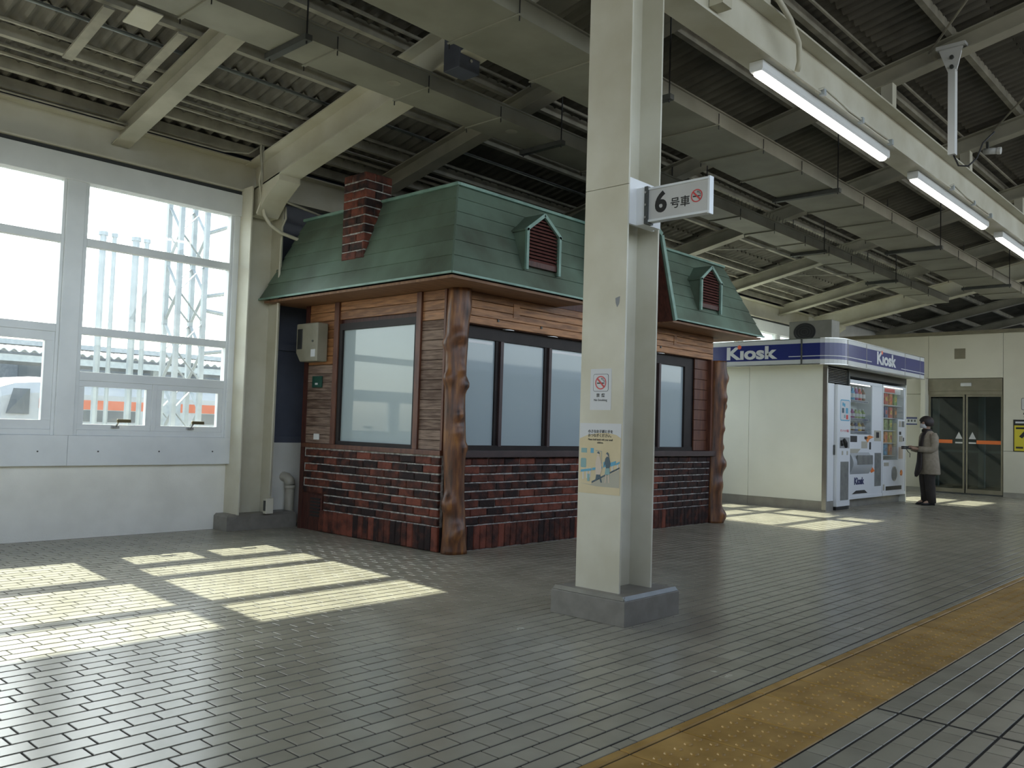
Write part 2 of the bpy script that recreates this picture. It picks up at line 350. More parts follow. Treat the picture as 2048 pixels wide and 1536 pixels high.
tact = put('tactile_floor', MB().box(-6, 22.6, 1.418, 1.897, -0.02, -0.003), 'grout', kind='structure', label='ochre tactile warning strip with raised dots along the platform edge', cat='paving')
TW = 0.3535
bt = MB().chbox(-TW/2+.004, TW/2-.004, 1.422, 1.841, -0.003, 0.001, 0.003)
for i in range(5):
    for j in range(5):
        cx, cyy = (i-2)*TW/5, 1.75-j*0.0695
        rows = [[Vector((cx+r*math.cos(q*math.pi/4), cyy+r*math.sin(q*math.pi/4), z)) for q in range(8)] for r, z in ((.017, .001), (.0135, .005), (.007, .006))]
        bt.rings(rows)
bmesh_t = bt.mesh('tactile_tile', (0, 1.63, 0)); edge_t = MB().chbox(-TW/2+.004, TW/2-.004, 1.849, 1.893, -0.003, 0.004, 0.004).mesh('edge_tile', (0, 1.871, 0))
for n in range(-6, 50):
    x = 2.685+TW*(n+0.5)
    if x > 21: break
    inst('tactile_tile', bmesh_t, (x, 1.63, 0), tact, 'tactile'); inst('edge_tile', edge_t, (x, 1.871, 0), tact, 'tactile')

# ------------------------------------------------------------------ window wall
WY = 8.65
wall = empty('wall_back', (3, WY, 0), kind='structure', label='window wall with low painted concrete base along the platform', cat='wall')
put('concrete_base', MB().box(-6, 4.86, WY, WY+.22, 0, .70), 'concrete', wall)
put('end_panel', MB().box(-14, -6, WY, WY+.1, 0, 4.1), 'concrete', wall)
put('concrete_base', MB().box(5.15, 11.0, WY-.02, WY+.2, 0, .93), 'concrete', wall)
put('concrete_base', MB().box(11.0, 19.6, WY, WY+.22, 0, .70), 'concrete', wall)
put('wall_panel', MB().box(5.15, 10.9, WY+.02, WY+.10, .93, 4.0), 'dark_panel', wall)
put('panel_rail', MB().box(5.15, 10.9, WY-.02, WY+.02, .93, 1.00), 'dark_panel', wall)
put('panel_rail', MB().box(5.15, 10.9, WY-.015, WY+.02, 1.985, 2.06), 'dark_panel', wall)
put('end_panel', MB().box(19.55, 40, WY, WY+.1, 0, 4.16), 'concrete', wall)
put('wall_pier', MB().box(10.75, 11.12, WY-.03, WY+.2, 0, 3.66), 'concrete', wall)
for a, b in ((-6, -1.9), (-1.9, .55), (.55, 3.139), (3.141, 4.845), (11.12, 13.6), (13.61, 16.1), (16.11, 19.5)):
    put('apron_panel', MB().box(a, b, WY-.075, WY, .695, .98), 'alu', wall, bevel=.003)
for sx in (2.88, 3.42, 4.02, 4.60): put('apron_screw', MB().tube([(sx, WY-.075, .83), (sx, WY-.079, .83)], .008, 8), 'darkmetal', wall)
put('apron_cap', MB().box(4.845, 4.875, WY-.07, WY+.02, .685, .985), 'gasket', wall)
for a, b in ((-6, 4.885), (11.12, 19.5)):
    put('head_panel', MB().box(a, b, WY-.10, WY+.05, 3.395, 3.63), 'alu', wall, bevel=.003)
    put('head_gasket', MB().box(a, b+.02, WY-.08, WY+.05, 3.63, 3.672), 'gasket', wall)
put('head_gasket', MB().box(4.885, 4.91, WY-.08, WY+.05, 3.39, 3.672), 'gasket', wall)
put('eaves_beam', MB().extrude([(0,0),(.14,0),(.14,.014),(.012,.014),(.012,.336),(.14,.336),(.14,.35),(0,.35)], (-6, WY+.02, 3.672), (19.6, WY+.02, 3.672), (0, -1, 0), (0, 0, 1)), 'steel', wall)
put('eaves_closure', MB().box(-6, 19.6, WY+.02, WY+.06, 4.0, 4.165), 'dark_panel', wall)
put('drip_gasket', MB().box(4.885, 4.91, WY-.03, WY+.05, .98, 3.39), 'gasket', wall)

def handle(at, parent, flip=1):
    x, yy, z = at
    put('latch', MB().box(x-.035, x+.035, yy-.03, yy, z-.012, z+.012).tube([(x, yy-.02, z), (x+.01, yy-.045, z+.03), (x+.02, yy-.05, z+.05)], .009, 6), 'chrome', parent)
    put('latch_lever', MB().box(x+.0, x+.135, yy-.062, yy-.042, z+.045, z+.078), mat_brass, parent, bevel=.004)
mat_brass = mat('dull brass', (0.16, 0.13, 0.07), rough=0.35, metal=0.7)
def window(n, xa, xb, kind, label):
    wroot = empty('window_%d' % n, (xa, WY, .98), kind='structure', label=label, cat='window')
    def bar(nm, a, b, z0, z1, y0=WY-.055, y1=WY+.03): put(nm, MB().box(a, b, y0, y1, z0, z1), 'alu', wroot, bevel=.003)
    def pane(a, b, z0, z1, par=wroot): put('pane', MB().box(a-.004, b+.004, WY-.008, WY-.004, z0-.004, z1+.004), 'glass', par)
    bar('mullion', xb, xb+.165, .98, 3.40, WY-.075, WY+.05)
    bar('stile', xa, xa+.045, .98, 3.40); bar('stile', xb-.03, xb, .98, 3.40)
    xi, xj = xa+.045, xb-.03
    bar('transom', xi, xj, 2.795, 2.87); bar('transom', xi, xj, 1.945, 2.02); bar('sill_rail', xi, xj, .98, 1.035)
    pane(xa+.045, xb-.03, 2.87, 3.395); pane(xa+.045, xb-.03, 2.02, 2.795)
    def sash(a, b, z0, z1, fw=.045, lever=True):
        s = empty('sash', (0, 0, 0)); s.parent = wroot; ORG[s.name] = org(wroot)
        for q in ((a, b, z1-fw, z1), (a, b, z0, z0+fw), (a, a+fw, z0+fw, z1-fw), (b-fw, b, z0+fw, z1-fw)):
            put('sash_rail', MB().box(q[0], q[1], WY-.045, WY+.01, q[2], q[3]), 'alu', s, bevel=.002)
        put('pane', MB().box(a+fw-.004, b-fw+.004, WY-.014, WY-.010, z0+fw-.004, z1-fw+.004), 'glass', s)
        if lever: handle(((a+b)/2, WY-.045, z0+fw*.6), s)
    if kind == 'tall':
        sash(xi, xj, 1.035, 1.945, .085, False)
    else:
        bar('transom', xi, xj, 1.505, 1.59); pane(xa+.045, xb-.03, 1.59, 1.945)
        m = (xa+xb)/2
        bar('stile', m-.025, m+.025, 1.035, 1.505)
        sash(xi, m-.025, 1.035, 1.505, .055); sash(m+.025, xj, 1.035, 1.505, .055)
window(1, 3.175, 4.735, 'split', 'aluminium framed window beside the steel wall column, two small opening sashes below')
window(2, 1.49, 3.015, 'tall', 'aluminium framed window cut by the edge of the picture, one tall sash below')
window(3, -.20, 1.325, 'split', 'aluminium framed window further along the wall, past the picture edge')
window(4, -1.89, -.365, 'tall', 'aluminium framed window at the far end of the wall')
for i, x in enumerate((11.15, 12.84, 14.53, 16.22, 17.91)):
    window(5+i, x, x+1.525, 'split', ('aluminium framed window behind the hut end and the booth', 'aluminium framed window behind the booth corner', 'aluminium framed window behind the outdoor unit', 'aluminium framed window behind the second vending machine', 'aluminium framed window next to the end wall')[i])

# ------------------------------------------------------------------ roof: rafters, purlins, sheets, beam
SL = 0.215
def zb(yy): return 3.90+(8.4-yy)*SL                  # underside of the small rafters
ceil = empty('ceiling', (8, 5, 5), kind='structure', label='sloping corrugated platform roof on cream rafters and purlins', cat='roof')
Y0, Y1 = 8.66, -3.4
RAFT = (-13.8, -10.9, -8.1, -5.2, -2.3, 0.6, 3.50, 6.46, 9.42, 12.28, 15.12, 18.0, 20.9, 23.8, 26.7, 29.6, 32.5, 35.4, 38.3)
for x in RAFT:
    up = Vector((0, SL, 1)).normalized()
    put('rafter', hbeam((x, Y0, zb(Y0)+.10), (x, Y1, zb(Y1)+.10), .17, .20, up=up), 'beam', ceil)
for x in (5.0, 19.85):                                # main rafters with deeper section on the columns
    put('main_rafter', hbeam((x, 8.62, 3.66+.17), (x, Y1, 3.66+.17+(8.62-Y1)*.198), .26, .36, .018, .012, up=Vector((0, .198, 1)).normalized()), 'steel', ceil)
for yy in (8.52, 8.22, 7.75, 6.90, 6.05, 5.20, 4.35, 3.50, 2.65, 1.80, 0.95, 0.1, -.75, -1.6, -2.45, -3.3):
    z = zb(yy)+.20
    put('purlin', MB().extrude([(0,0),(.06,0),(.06,.012),(.008,.012),(.008,.088),(.06,.088),(.06,.10),(0,.10)], (-14, yy, z), (40, yy, z), (0, 1, 0), (0, 0, 1)), 'purlin', ceil)
    if 3.4 < yy < 8.3: put('purlin_rod', MB().tube([(-6, yy-.14, z+.075), (22.6, yy-.14, z+.075)], .018, 6), 'purlin', ceil)
import array
def sheet(ya, yb, lift):
    mb = MB(); nx = int(54/.15*6); vs = []; fs = []
    for j, yy in enumerate((ya, yb)):
        for i in range(nx+1):
            x = -14+i*.15/6
            vs.append((x, yy, zb(yy)+.325+lift+.034*math.cos(2*math.pi*i/6)))
    for i in range(nx): fs.append((i, i+1, nx+2+i, nx+1+i))
    o = nx+1
    vs2 = [(a, b, c+.008) for a, b, c in vs]
    n = len(vs)
    fs += [tuple(n+q for q in reversed(f)) for f in fs[:]]
    fs += [(i+1, i, n+i, n+i+1) for i in range(nx)]          # cut edge that shows the wave
    mb.v = [Vector(q) for q in vs+vs2]; mb.f = fs
    me = bpy.data.meshes.new('roof_sheet'); me.from_pydata([tuple(p-org(ceil)) for p in mb.v], [], mb.f); me.update()
    link('roof_sheet', me, 'sheet', ceil, smooth=False)
edges = [8.95, 8.22, 7.37, 6.55, 5.70, 4.85, 4.0, 3.15, 2.3, 1.45, 0.6, -.25, -1.1, -1.95, -2.8, -3.5]
for i in range(len(edges)-1): sheet(edges[i]+.14, edges[i+1], -.010 if i % 2 else .016)
for x, ya, yb in ((2.64, 6.87, 7.7), (3.24, 6.86, 7.72)):
    put('flat_strut', MB().obox((x, ya, zb(ya)+.14), (x, yb, zb(yb)+.14), .085, .02), 'purlin', ceil)
put('patch_plate', MB().obox((2.93, 7.05, zb(7.05)+.19), (2.93, 6.80, zb(6.8)+.19), .22, .012), 'steel', ceil)
for yy, dz, r in ((7.99, .06, .016), (7.31, .07, .018), (6.98, .10, .022)):
    put('conduit', MB().tube([(-6, yy, zb(yy)+.20+dz), (10.2, yy, zb(yy)+.20+dz)], r, 8), 'pipe' if dz == .07 else 'purlin', ceil, smooth=True)
# bracing rods beyond the beam and struts between rafters
for xa, ya, xb, yb in ((9.42, 2.9, 6.46, .6), (12.28, 3.0, 9.42, .9), (12.4, 7.6, 14.0, 6.7), (15.3, 7.6, 17.2, 6.6)):
    put('brace_rod', MB().tube([(xa, ya, zb(ya)+.16), (xb, yb, zb(yb)+.16)], .012, 6), 'purlin', ceil)
# longitudinal beam over the columns
put('long_beam', hbeam((-14, 3.31, 4.465), (40, 3.31, 4.465), .26, .43, .018, .012), 'steel', ceil)
put('web_stiffener', MB().box(5.62, 5.76, 3.185, 3.30, 4.40, 4.66), 'steel', ceil)
for x in RAFT[5:14]: put('post_stub', MB().box(x-.06, x+.06, 3.25, 3.37, 4.68, zb(3.31)+.01), 'steel', ceil)

# steel columns
colm = empty('steel_column', (4.6, 3.31, 0), kind='structure', label='cream steel column carrying the car sign and stickers, on a granite plinth', cat='column')
X0, X1, YA, YB = 4.419, 4.780, 3.145, 3.487
shaft = MB().extrude([(X0,YA),(X0+.016,YA),(X0+.016,3.31),(X1-.016,3.31),(X1-.016,YA),(X1,YA),(X1,YB),(X1-.016,YB),(X1-.016,3.322),(X0+.016,3.322),(X0+.016,YB),(X0,YB)], (0, 0, .17), (0, 0, 2.742), (1, 0, 0), (0, 1, 0))
put('shaft', shaft, 'steel', colm, bevel=.002)
shaft = MB().extrude([(X0,YA),(X0+.016,YA),(X0+.016,3.31),(X1-.016,3.31),(X1-.016,YA),(X1,YA),(X1,YB),(X1-.016,YB),(X1-.016,3.322),(X0+.016,3.322),(X0+.016,YB),(X0,YB)], (0, 0, 2.745), (0, 0, 4.25), (1, 0, 0), (0, 1, 0))
put('upper_shaft', shaft, 'steel', colm, bevel=.002)
pl = MB(); c = .03
vs = []
for (a0, a1, b0, b1, z) in ((4.337, 4.95, 3.043, 3.62, 0), (4.337, 4.95, 3.043, 3.62, .148), (4.337+c, 4.95-c, 3.043+c, 3.62-c, .176)):
    vs.append([Vector(q) for q in ((a0, b0, z), (a1, b0, z), (a1, b1, z), (a0, b1, z))])
pl.rings(vs); put('plinth', pl, 'plinth', colm, bevel=.002)
for p_, q_ in (((4.337, 3.043), (4.95, 3.043)), ((4.337, 3.043), (4.337, 3.62))):
    put('edge_strip', MB().obox((p_[0]+.014, p_[1]+.014, .164), (q_[0]-(.014 if q_[0] > 4.5 else -.014), q_[1]-(.014 if q_[1] > 3.5 else -.014), .164), .03, .006, up=(0, -1, 1) if q_[0] > 4.5 else (-1, 0, 1)), 'kick' if q_[0] < 4.5 else 'galv', colm)
put('cover_plate', MB().box(X0+.017, X1-.03, 3.165, 3.185, 2.50, 2.80), 'white', colm, bevel=.002)
put('paint_patch', MB().poly([(X0-.001, 3.225, 2.02), (X0-.001, 3.19, 2.03), (X0-.001, 3.195, 1.985), (X0-.001, 3.21, 1.96), (X0-.001, 3.222, 1.99)], (-1, 0, 0), .0005), mat('bare grey primer', (.25, .26, .27), rough=.6), colm)

wc = empty('steel_column', (5.0, 8.55, 0), kind='structure', label='cream steel wall column between the bright window and the hut', cat='column')
def wallcol(x, root):
    a, b = x-.20, x+.20
    put('shaft', MB().extrude([(a,8.35),(a+.016,8.35),(a+.016,8.56),(b-.016,8.56),(b-.016,8.35),(b,8.35),(b,8.75),(a,8.75)], (0, 0, .165), (0, 0, 3.70), (1, 0, 0), (0, 1, 0)), 'steel', root, bevel=.002)
    put('haunch_plate', MB().poly([(x-.13, 8.36, 3.40), (x-.13, 8.20, 3.56), (x-.13, 7.95, 3.72), (x-.13, 7.95, 3.80), (x-.13, 8.5, 3.70), (x-.13, 8.5, 3.40)], (1, 0, 0), .26), 'steel', root)
    rr = []
    for e, z in ((0, 0), (0, .145), (.025, .17)):
        rr.append([Vector(q) for q in ((x-.31+e, 8.37+e, z), (x+.54-e, 8.37+e, z), (x+.54-e, 8.66, z), (x-.31+e, 8.66, z))])
    put('plinth', MB().rings(rr), 'plinth', root)
wallcol(5.0, wc)
wc2 = empty('steel_column', (19.85, 8.55, 0), kind='structure', label='cream steel wall column near the far end wall', cat='column')
wallcol(19.85, wc2)

# end wall with glass door
EX = 21.2
ew = empty('wall_end', (EX, 5.7, 0), kind='structure', label='beige clad end wall around the glass sliding door', cat='wall')
for ya, yb, za, zc in ((6.60, 7.35, .10, .92), (6.60, 7.35, .925, 2.25), (7.355, 8.65, .10, 2.25), (6.50, 8.65, 2.62, 3.60), (4.95, 6.50, 2.61, 3.60), (3.0, 4.95, 1.0, 3.60), (3.0, 4.95, .10, .995), (6.60, 8.65, 2.255, 2.615), (2.2, 2.995, .1, 3.6)):
    put('cladding_panel', MB().box(EX, EX+.15, ya+.003, yb-.003, za, zc), 'farwall', ew, bevel=.003)
put('cladding_pier', MB().box(EX-.22, EX+.1, 6.50, 6.60, 0.1, 2.61), 'farwall', ew, bevel=.004)
put('wall_core', MB().box(EX+.15, EX+.2, 6.5, 8.9, 0, 3.62), 'farwall', ew); put('wall_core', MB().box(EX+.15, EX+.2, 2.2, 4.94, 0, 3.62), 'farwall', ew); put('wall_core', MB().box(EX+.15, EX+.2, 4.94, 6.5, 2.7, 3.62), 'farwall', ew)
put('kick_strip', MB().box(EX+.01, EX+.12, 6.60, 8.65, 0, .10), 'kick', ew); put('kick_strip', MB().box(EX+.01, EX+.12, 2.2, 4.95, 0, .10), 'kick', ew)
put('coping', MB().box(EX-.03, EX+.22, 2.2, 8.9, 3.60, 3.68), 'bronze', ew)
put('vent_slot', MB().box(EX-.006, EX, 5.712, 5.942, 3.05, 3.285), 'bronze', ew)
dr = empty('door_1', (EX, 5.72, 0), kind='structure', label='double glass sliding door with orange safety bands in the end wall', cat='door')
put('door_head', MB().box(EX-.02, EX+.15, 4.965, 6.495, 2.32, 2.60), 'bronze', dr, bevel=.004)
put('head_track', MB().box(EX+.0, EX+.12, 4.965, 6.495, 2.24, 2.32), 'bronze', dr)
put('sensor', MB().box(EX-.06, EX-.02, 5.58, 5.80, 2.42, 2.50), 'sign', dr, bevel=.01)
for s, (a, b) in enumerate(((5.735, 6.49), (4.965, 5.705))):
    lf = empty('door_leaf'); lf.parent = dr; ORG[lf.name] = org(dr)
    for q in ((a, b, .03, .12), (a, b, 2.19, 2.24), (a, a+.035, .12, 2.19), (b-.035, b, .12, 2.19)):
        put('leaf_rail', MB().box(EX+.03, EX+.075, q[0], q[1], q[2], q[3]), 'bronze', lf)
    put('pane', MB().box(EX+.048, EX+.054, a+.03, b-.03, .115, 2.195), 'doorglass', lf)
    oa, ob = (a+.03, a+.50) if s == 1 else (a+.25, b-.03)
    oa, ob = ((5.99, 6.46) if s == 0 else (4.995, 5.49))
    put('safety_band', MB().box(EX+.043, EX+.047, oa, ob, 1.135, 1.215), 'doororange', lf)
    cyy = 5.855 if s == 0 else 5.575
    put('warning_triangle', MB().poly([(EX+.044, cyy-.075, 1.24), (EX+.044, cyy+.075, 1.24), (EX+.044, cyy, 1.40)], (1, 0, 0), .002), 'sign', lf)
    put('warning_plate', MB().box(EX+.043, EX+.047, cyy-.075, cyy+.075, 1.135, 1.17), 'sign', lf)
# dim lobby behind the door
lob = empty('wall_lobby', (23, 5.7, 0), kind='structure', label='dim lobby behind the glass door', cat='lobby')
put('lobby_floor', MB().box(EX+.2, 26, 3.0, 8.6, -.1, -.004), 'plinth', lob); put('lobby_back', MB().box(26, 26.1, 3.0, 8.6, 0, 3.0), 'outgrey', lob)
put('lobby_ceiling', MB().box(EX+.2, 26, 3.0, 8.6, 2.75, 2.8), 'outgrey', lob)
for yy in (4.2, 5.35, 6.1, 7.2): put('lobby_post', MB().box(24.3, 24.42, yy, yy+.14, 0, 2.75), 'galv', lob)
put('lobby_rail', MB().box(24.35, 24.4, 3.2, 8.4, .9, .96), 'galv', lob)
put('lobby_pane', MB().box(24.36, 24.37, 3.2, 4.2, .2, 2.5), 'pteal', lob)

# ------------------------------------------------------------------ the chalet hut
HX0, HX1, HY0, HY1 = 5.50, 10.45, 5.90, 8.25
hut = empty('chalet_hut', (5.5, 5.9, 0), label='brick and timber chalet style shop hut with green copper mansard roof', cat='hut')
put('light_block_core', MB().box(HX0+.03, HX1-.05, HY0+.10, HY1-.02, 0, 2.47), 'woodred', hut)  # solid inner box added to stop light passing through the hut
put('end_wall', MB().box(HX1-.05, HX1, HY0+.10, HY1, 0, 2.47), 'woodgrey', hut)
put('rear_wall', MB().box(HX0+.03, HX1-.05, HY1-.02, HY1, 0, 2.47), 'woodgrey', hut)
def brick_mesh(L, h, d=.032, c=.008, j=.003):
    def q(): return random.uniform(-j, j)
    vs = []
    for yy, e in ((0, 0), (-d+c, 0), (-d, c)):
        vs.append([Vector((-L/2+e+q(), yy+(q()*.5 if yy else 0), -h/2+e+q())), Vector((L/2-e+q(), yy, -h/2+e+q())), Vector((L/2-e+q(), yy, h/2-e+q())), Vector((-L/2+e+q(), yy, h/2-e+q()))])
    return MB().rings(vs, caps=True).mesh('brick')
BR = {}
def bmesh_for(L, h, soldier=False):
    key = (round(L, 2), round(h, 3))
    if key not in BR: BR[key] = [brick_mesh(key[0]-(.006), key[1]-(.013 if key[1] < .2 else .008)) for _ in range(4)]
    return random.choice(BR[key])
brickwall_l = put('brick_wall', MB().box(HX0-.005, HX0+.05, HY0+.085, 7.80, .225, .90), 'mortar', hut)
put('vent_surround', MB().box(HX0+.004, HX0+.05, 7.80, HY1-.04, 0, .41), 'woodred', hut)
put('mortar_bed', MB().box(HX0-.005, HX0+.05, 7.80, 8.19, .41, .90), 'mortar', brickwall_l)
put('soldier_bed', MB().box(HX0+.012, HX0+.05, HY0+.085, 7.80, 0, .225), 'mortar_dark', brickwall_l)
brickwall_f = put('brick_wall', MB().box(HX0+.10, HX1-.10, HY0-.005, HY0+.10, 0, .89), 'mortar', hut)
rest = MB(); SOLD, RP = .235, .0812
slots = []
for zr in range(8):
    z = SOLD+RP*(zr+.5); yy = 5.98+(-.115 if zr % 2 else 0)
    while yy < 8.2:
        a, b = max(yy, 5.98), min(yy+.23, 8.2)
        if z < .42: b = min(b, 7.80)
        if b-a > .05: slots.append(('L', (a+b)/2, z, b-a, RP))
        yy += .23
    xx = 5.70+(-.115 if zr % 2 else 0)
    while xx < 10.3:
        a, b = max(xx, 5.70), min(xx+.23, 10.3)
        if b-a > .05: slots.append(('F', (a+b)/2, z, b-a, RP))
        xx += .23
yy = 5.98
while yy < 7.80: slots.append(('L', yy+.043, SOLD/2, .086, SOLD)); yy += .086
xx = 5.70
while xx < 10.25: slots.append(('F', xx+.043, SOLD/2, .086, SOLD)); xx += .086
def bsize(s):
    p = (HX0, s[1], s[2]) if s[0] == 'L' else (s[1], HY0, s[2]); q = screen(p); return -(s[3]*s[4])/q[2]**2 if q else 0
slots.sort(key=lambda s: screen((HX0, s[1], s[2]) if s[0] == 'L' else (s[1], HY0, s[2]))[2])
for i, (side, u, z, L, h) in enumerate(slots):
    me = bmesh_for(L, h)
    if i < 262:
        if side == 'L': inst('brick', me, (HX0+.014, u, z), brickwall_l, 'brick', rot=-math.pi/2)
        else: inst('brick', me, (u, HY0+.014, z), brickwall_f, 'brick')
    else:
        o = Vector((u, HY0+.014, z)) if side == 'F' else Vector((HX0+.014, u, z))
        pts = [(Vector((v.co.y, -v.co.x, v.co.z)) if side == 'L' else v.co)+o for v in me.vertices]
        rest.add(pts, [tuple(p.vertices) for p in me.polygons])
put('brickwork', rest, 'brick', brickwall_f, kind='stuff')
vg = empty('air_vent'); vg.parent = hut; ORG[vg.name] = org(hut)
put('vent_frame', MB().box(HX0-.012, HX0+.01, 7.82, 8.06, .13, .385), 'woodred', vg)
for k in range(6): put('vent_slat', MB().obox((HX0-.016, 7.85, .165+.036*k), (HX0-.016, 8.03, .165+.036*k), .012, .02), 'black', vg)
put('corner_board', MB().box(HX0-.01, HX0+.05, 8.2, 8.27, 0, 2.47), 'woodred', hut)
# left elevation boards and window
def plank(a, b, z0, z1, m, par=hut): put('plank', MB().box(HX0+.0, HX0+.022, a, b, z0+.002, z1-.002), m, par, bevel=.003)
NP = 16; z0, dz = .945, (2.47-.945)/16
for k in range(NP):
    za, zc = z0+k*dz, z0+(k+1)*dz
    plank(5.985, 6.305, za, zc, 'wood' if k >= 13 else 'woodgrey')
    plank(7.72, 8.20, za, zc, 'wood' if k >= 9 else 'woodgrey')
    if za > 2.19: plank(6.375, 7.64, za, zc, 'wood')
put('trim_board', MB().box(HX0-.022, HX0+.03, 6.305, 6.375, .945, 2.47), 'woodtrim', hut, bevel=.003)
put('trim_board', MB().box(HX0-.022, HX0+.03, 7.64, 7.72, .945, 2.47), 'woodtrim', hut, bevel=.003)
put('trim_board', MB().box(HX0-.015, HX0+.03, 5.955, 5.985, .945, 2.47), 'woodtrim', hut, bevel=.003)
put('sill_board', MB().box(HX0-.035, HX0+.03, 5.955, 8.22, .898, .945), 'woodtrim', hut, bevel=.004)
wl_ = empty('window'); wl_.parent = hut; ORG[wl_.name] = org(hut)
for q in ((6.375, 7.64, .945, .985), (6.375, 7.64, 2.165, 2.235), (6.375, 6.41, .985, 2.165), (7.585, 7.64, .985, 2.165)):
    put('frame_rail', MB().box(HX0-.005, HX0+.05, q[0], q[1], q[2], q[3]), 'frame', wl_)
put('pane', MB().box(HX0+.022, HX0+.03, 6.40, 7.60, .98, 2.17), 'frost', wl_)
# front elevation
for k in range(4):
    za = 2.165+k*.0765
    put('plank', MB().box(5.66, 10.28, HY0-.03, HY0-.006, za+.002, za+.0745), 'wood', hut, bevel=.004)
put('header_box', MB().box(5.66, 10.28, HY0-.006, HY0+.14, 2.162, 2.47), 'woodtrim', hut)
for x in (6.10, 6.75, 9.0): put('hook', MB().box(x-.010, x+.010, HY0-.042, HY0-.03, 2.215, 2.24), 'darkmetal', hut)
put('cover_plate', MB().box(6.32, 6.41, HY0-.036, HY0-.03, 2.28, 2.42), 'wood', hut); put('cover_plate', MB().box(9.30, 9.36, HY0-.036, HY0-.03, 2.28, 2.40), 'wood', hut)
for x in (6.33, 7.02, 7.7, 8.4, 9.1):
    put('downlight', MB().rings([[Vector((x+r*math.cos(a*math.pi/8), HY0+.055+r*.62*math.sin(a*math.pi/8), z)) for a in range(16)] for r, z in ((.10, 2.162), (.10, 2.157), (.08, 2.157), (.075, 2.161))]), 'chrome', hut)
wf = empty('window'); wf.parent = hut; ORG[wf.name] = org(hut)
WP = HY0+.085
put('frame_rail', MB().box(5.66, 9.92, WP-.03, WP+.05, 2.04, 2.162), 'frame', wf)
put('frame_rail', MB().box(5.66, 9.92, WP-.04, WP+.05, .952, .998), 'frame', wf)
put('frame_rail', MB().box(9.72, 9.92, WP-.03, WP+.05, .998, 2.04), 'frame', wf)
mull = (6.235, 6.985, 7.70, 8.40, 9.10)
for x in mull:
    put('mullion', MB().box(x-.05, x-.005, WP-.02, WP+.05, .998, 2.04), 'frame', wf, bevel=.002)
    put('sash_stile', MB().box(x-.005, x+.04, WP-.045, WP+.03, .985, 2.04), mat_stile if 'mat_stile' in globals() else 'sillwood', wf, bevel=.003)
xs = [5.62]+list(mull)+[9.76]
for a, b in zip(xs[:-1], xs[1:]): put('pane', MB().box(a+.02, b-.03, WP, WP+.008, .99, 2.05), 'frost', wf)
for a, b in ((5.72, 6.15), (7.06, 7.62)): put('sealing_tape', MB().box(a, b, WP-.002, WP, 1.995, 2.022), 'white', wf)
put('window_sill', MB().box(5.66, 10.50, HY0-.075, HY0+.06, .885, .952), 'sillwood', hut, bevel=.006)
for k in range(9):
    za = .955+k*.134; put('plank', MB().box(9.92, 10.30, HY0+.03, HY0+.05, za+.002, za+.132), 'woodtrim', hut, bevel=.003)
put('jamb_board', MB().box(10.24, 10.30, HY0-.03, HY0+.06, .952, 2.162), 'woodtrim', hut)

def log_post(x, yy, z1, r, knots, seed, name='log_post'):
    rnd = random.Random(seed); mb = MB(); rows = []; NZ, NA = 72, 20
    ph = [rnd.uniform(0, 6.28) for _ in range(6)]
    for i in range(NZ+1):
        z = z1*i/NZ; rr = r*(1.0+.05*math.sin(z*2.1+ph[0])+.035*math.sin(z*5.3+ph[1])+.10*math.exp(-z/.10))
        ox, oy = .018*math.sin(z*1.7+ph[2]), .012*math.sin(z*2.3+ph[3]); ring = []
        for k in range(NA):
            a = 2*math.pi*k/NA
            q = rr*(1+.055*math.sin(3*a+ph[4]+z*.8)+.03*math.sin(5*a-z*1.5+ph[5]))
            for kz, ka, kh, ks in knots:
                da = (a-ka+math.pi) % (2*math.pi)-math.pi
                d2 = ((z-kz)/ks)**2+(da*rr/ks)**2; q += kh*math.exp(-d2*1.4)-.35*kh*math.exp(-d2*9)
            ring.append(Vector((x+ox+q*math.cos(a), yy+oy+q*math.sin(a), z)))
        rows.append(ring)
    mb.rings(rows); put(name, mb, 'log', hut, smooth=True)
A = math.radians
log_post(5.575, 5.87, 2.475, .108, [(2.02, A(235), .035, .07), (1.93, A(250), -.03, .04), (1.62, A(185), .045, .06), (1.57, A(300), .05, .06), (1.70, A(265), .03, .05), (1.28, A(255), .035, .05), (1.22, A(268), -.03, .035), (1.12, A(245), .02, .05), (.98, A(300), .03, .04), (.46, A(190), .06, .08), (.22, A(250), .05, .07), (.62, A(262), -.03, .3), (1.95, A(160), .04, .06), (.15, A(225), .03, .06), (2.3, A(320), .02, .1)], 3)
log_post(10.385, 5.87, 2.16, .105, [(1.93, A(330), .06, .09), (1.55, A(325), .05, .06), (1.42, A(340), .04, .05), (1.25, A(300), .03, .05), (1.0, A(320), .03, .05), (.78, A(325), .075, .10), (.10, A(325), .08, .09), (1.66, A(290), .03, .06), (.5, A(260), .03, .1)], 5)

# --- roof
ZS = (2.520, 2.680, 2.832, 2.982, 3.125, 3.268, 3.405)
fy = lambda z: 5.45+.356*(z-2.52)
by = lambda z: 8.55-.39*(z-2.52)
lx = lambda z: 5.07+.378*(z-2.52)
rx = lambda z: 10.85-.61*(z-2.52)
gl = lambda z: 6.99+.35*(z-2.5)
gr = lambda z: 8.63-.35*(z-2.5)
def course(p0, p1, p2, p3, N):                     # two lower points, two upper points, outward normal
    N = Vector(N).normalized(); p0, p1, p2, p3 = map(Vector, (p0, p1, p2, p3))
    lo, hi, th = .013, .003, -.012
    vs = [p0+N*lo, p1+N*lo, p2+N*hi, p3+N*hi, p0+N*th, p1+N*th, p2+N*th, p3+N*th]
    put('copper_course', MB().add(vs, [(0,1,2,3),(7,6,5,4),(0,4,5,1),(1,5,6,2),(2,6,7,3),(3,7,4,0)]), 'copper', hut)
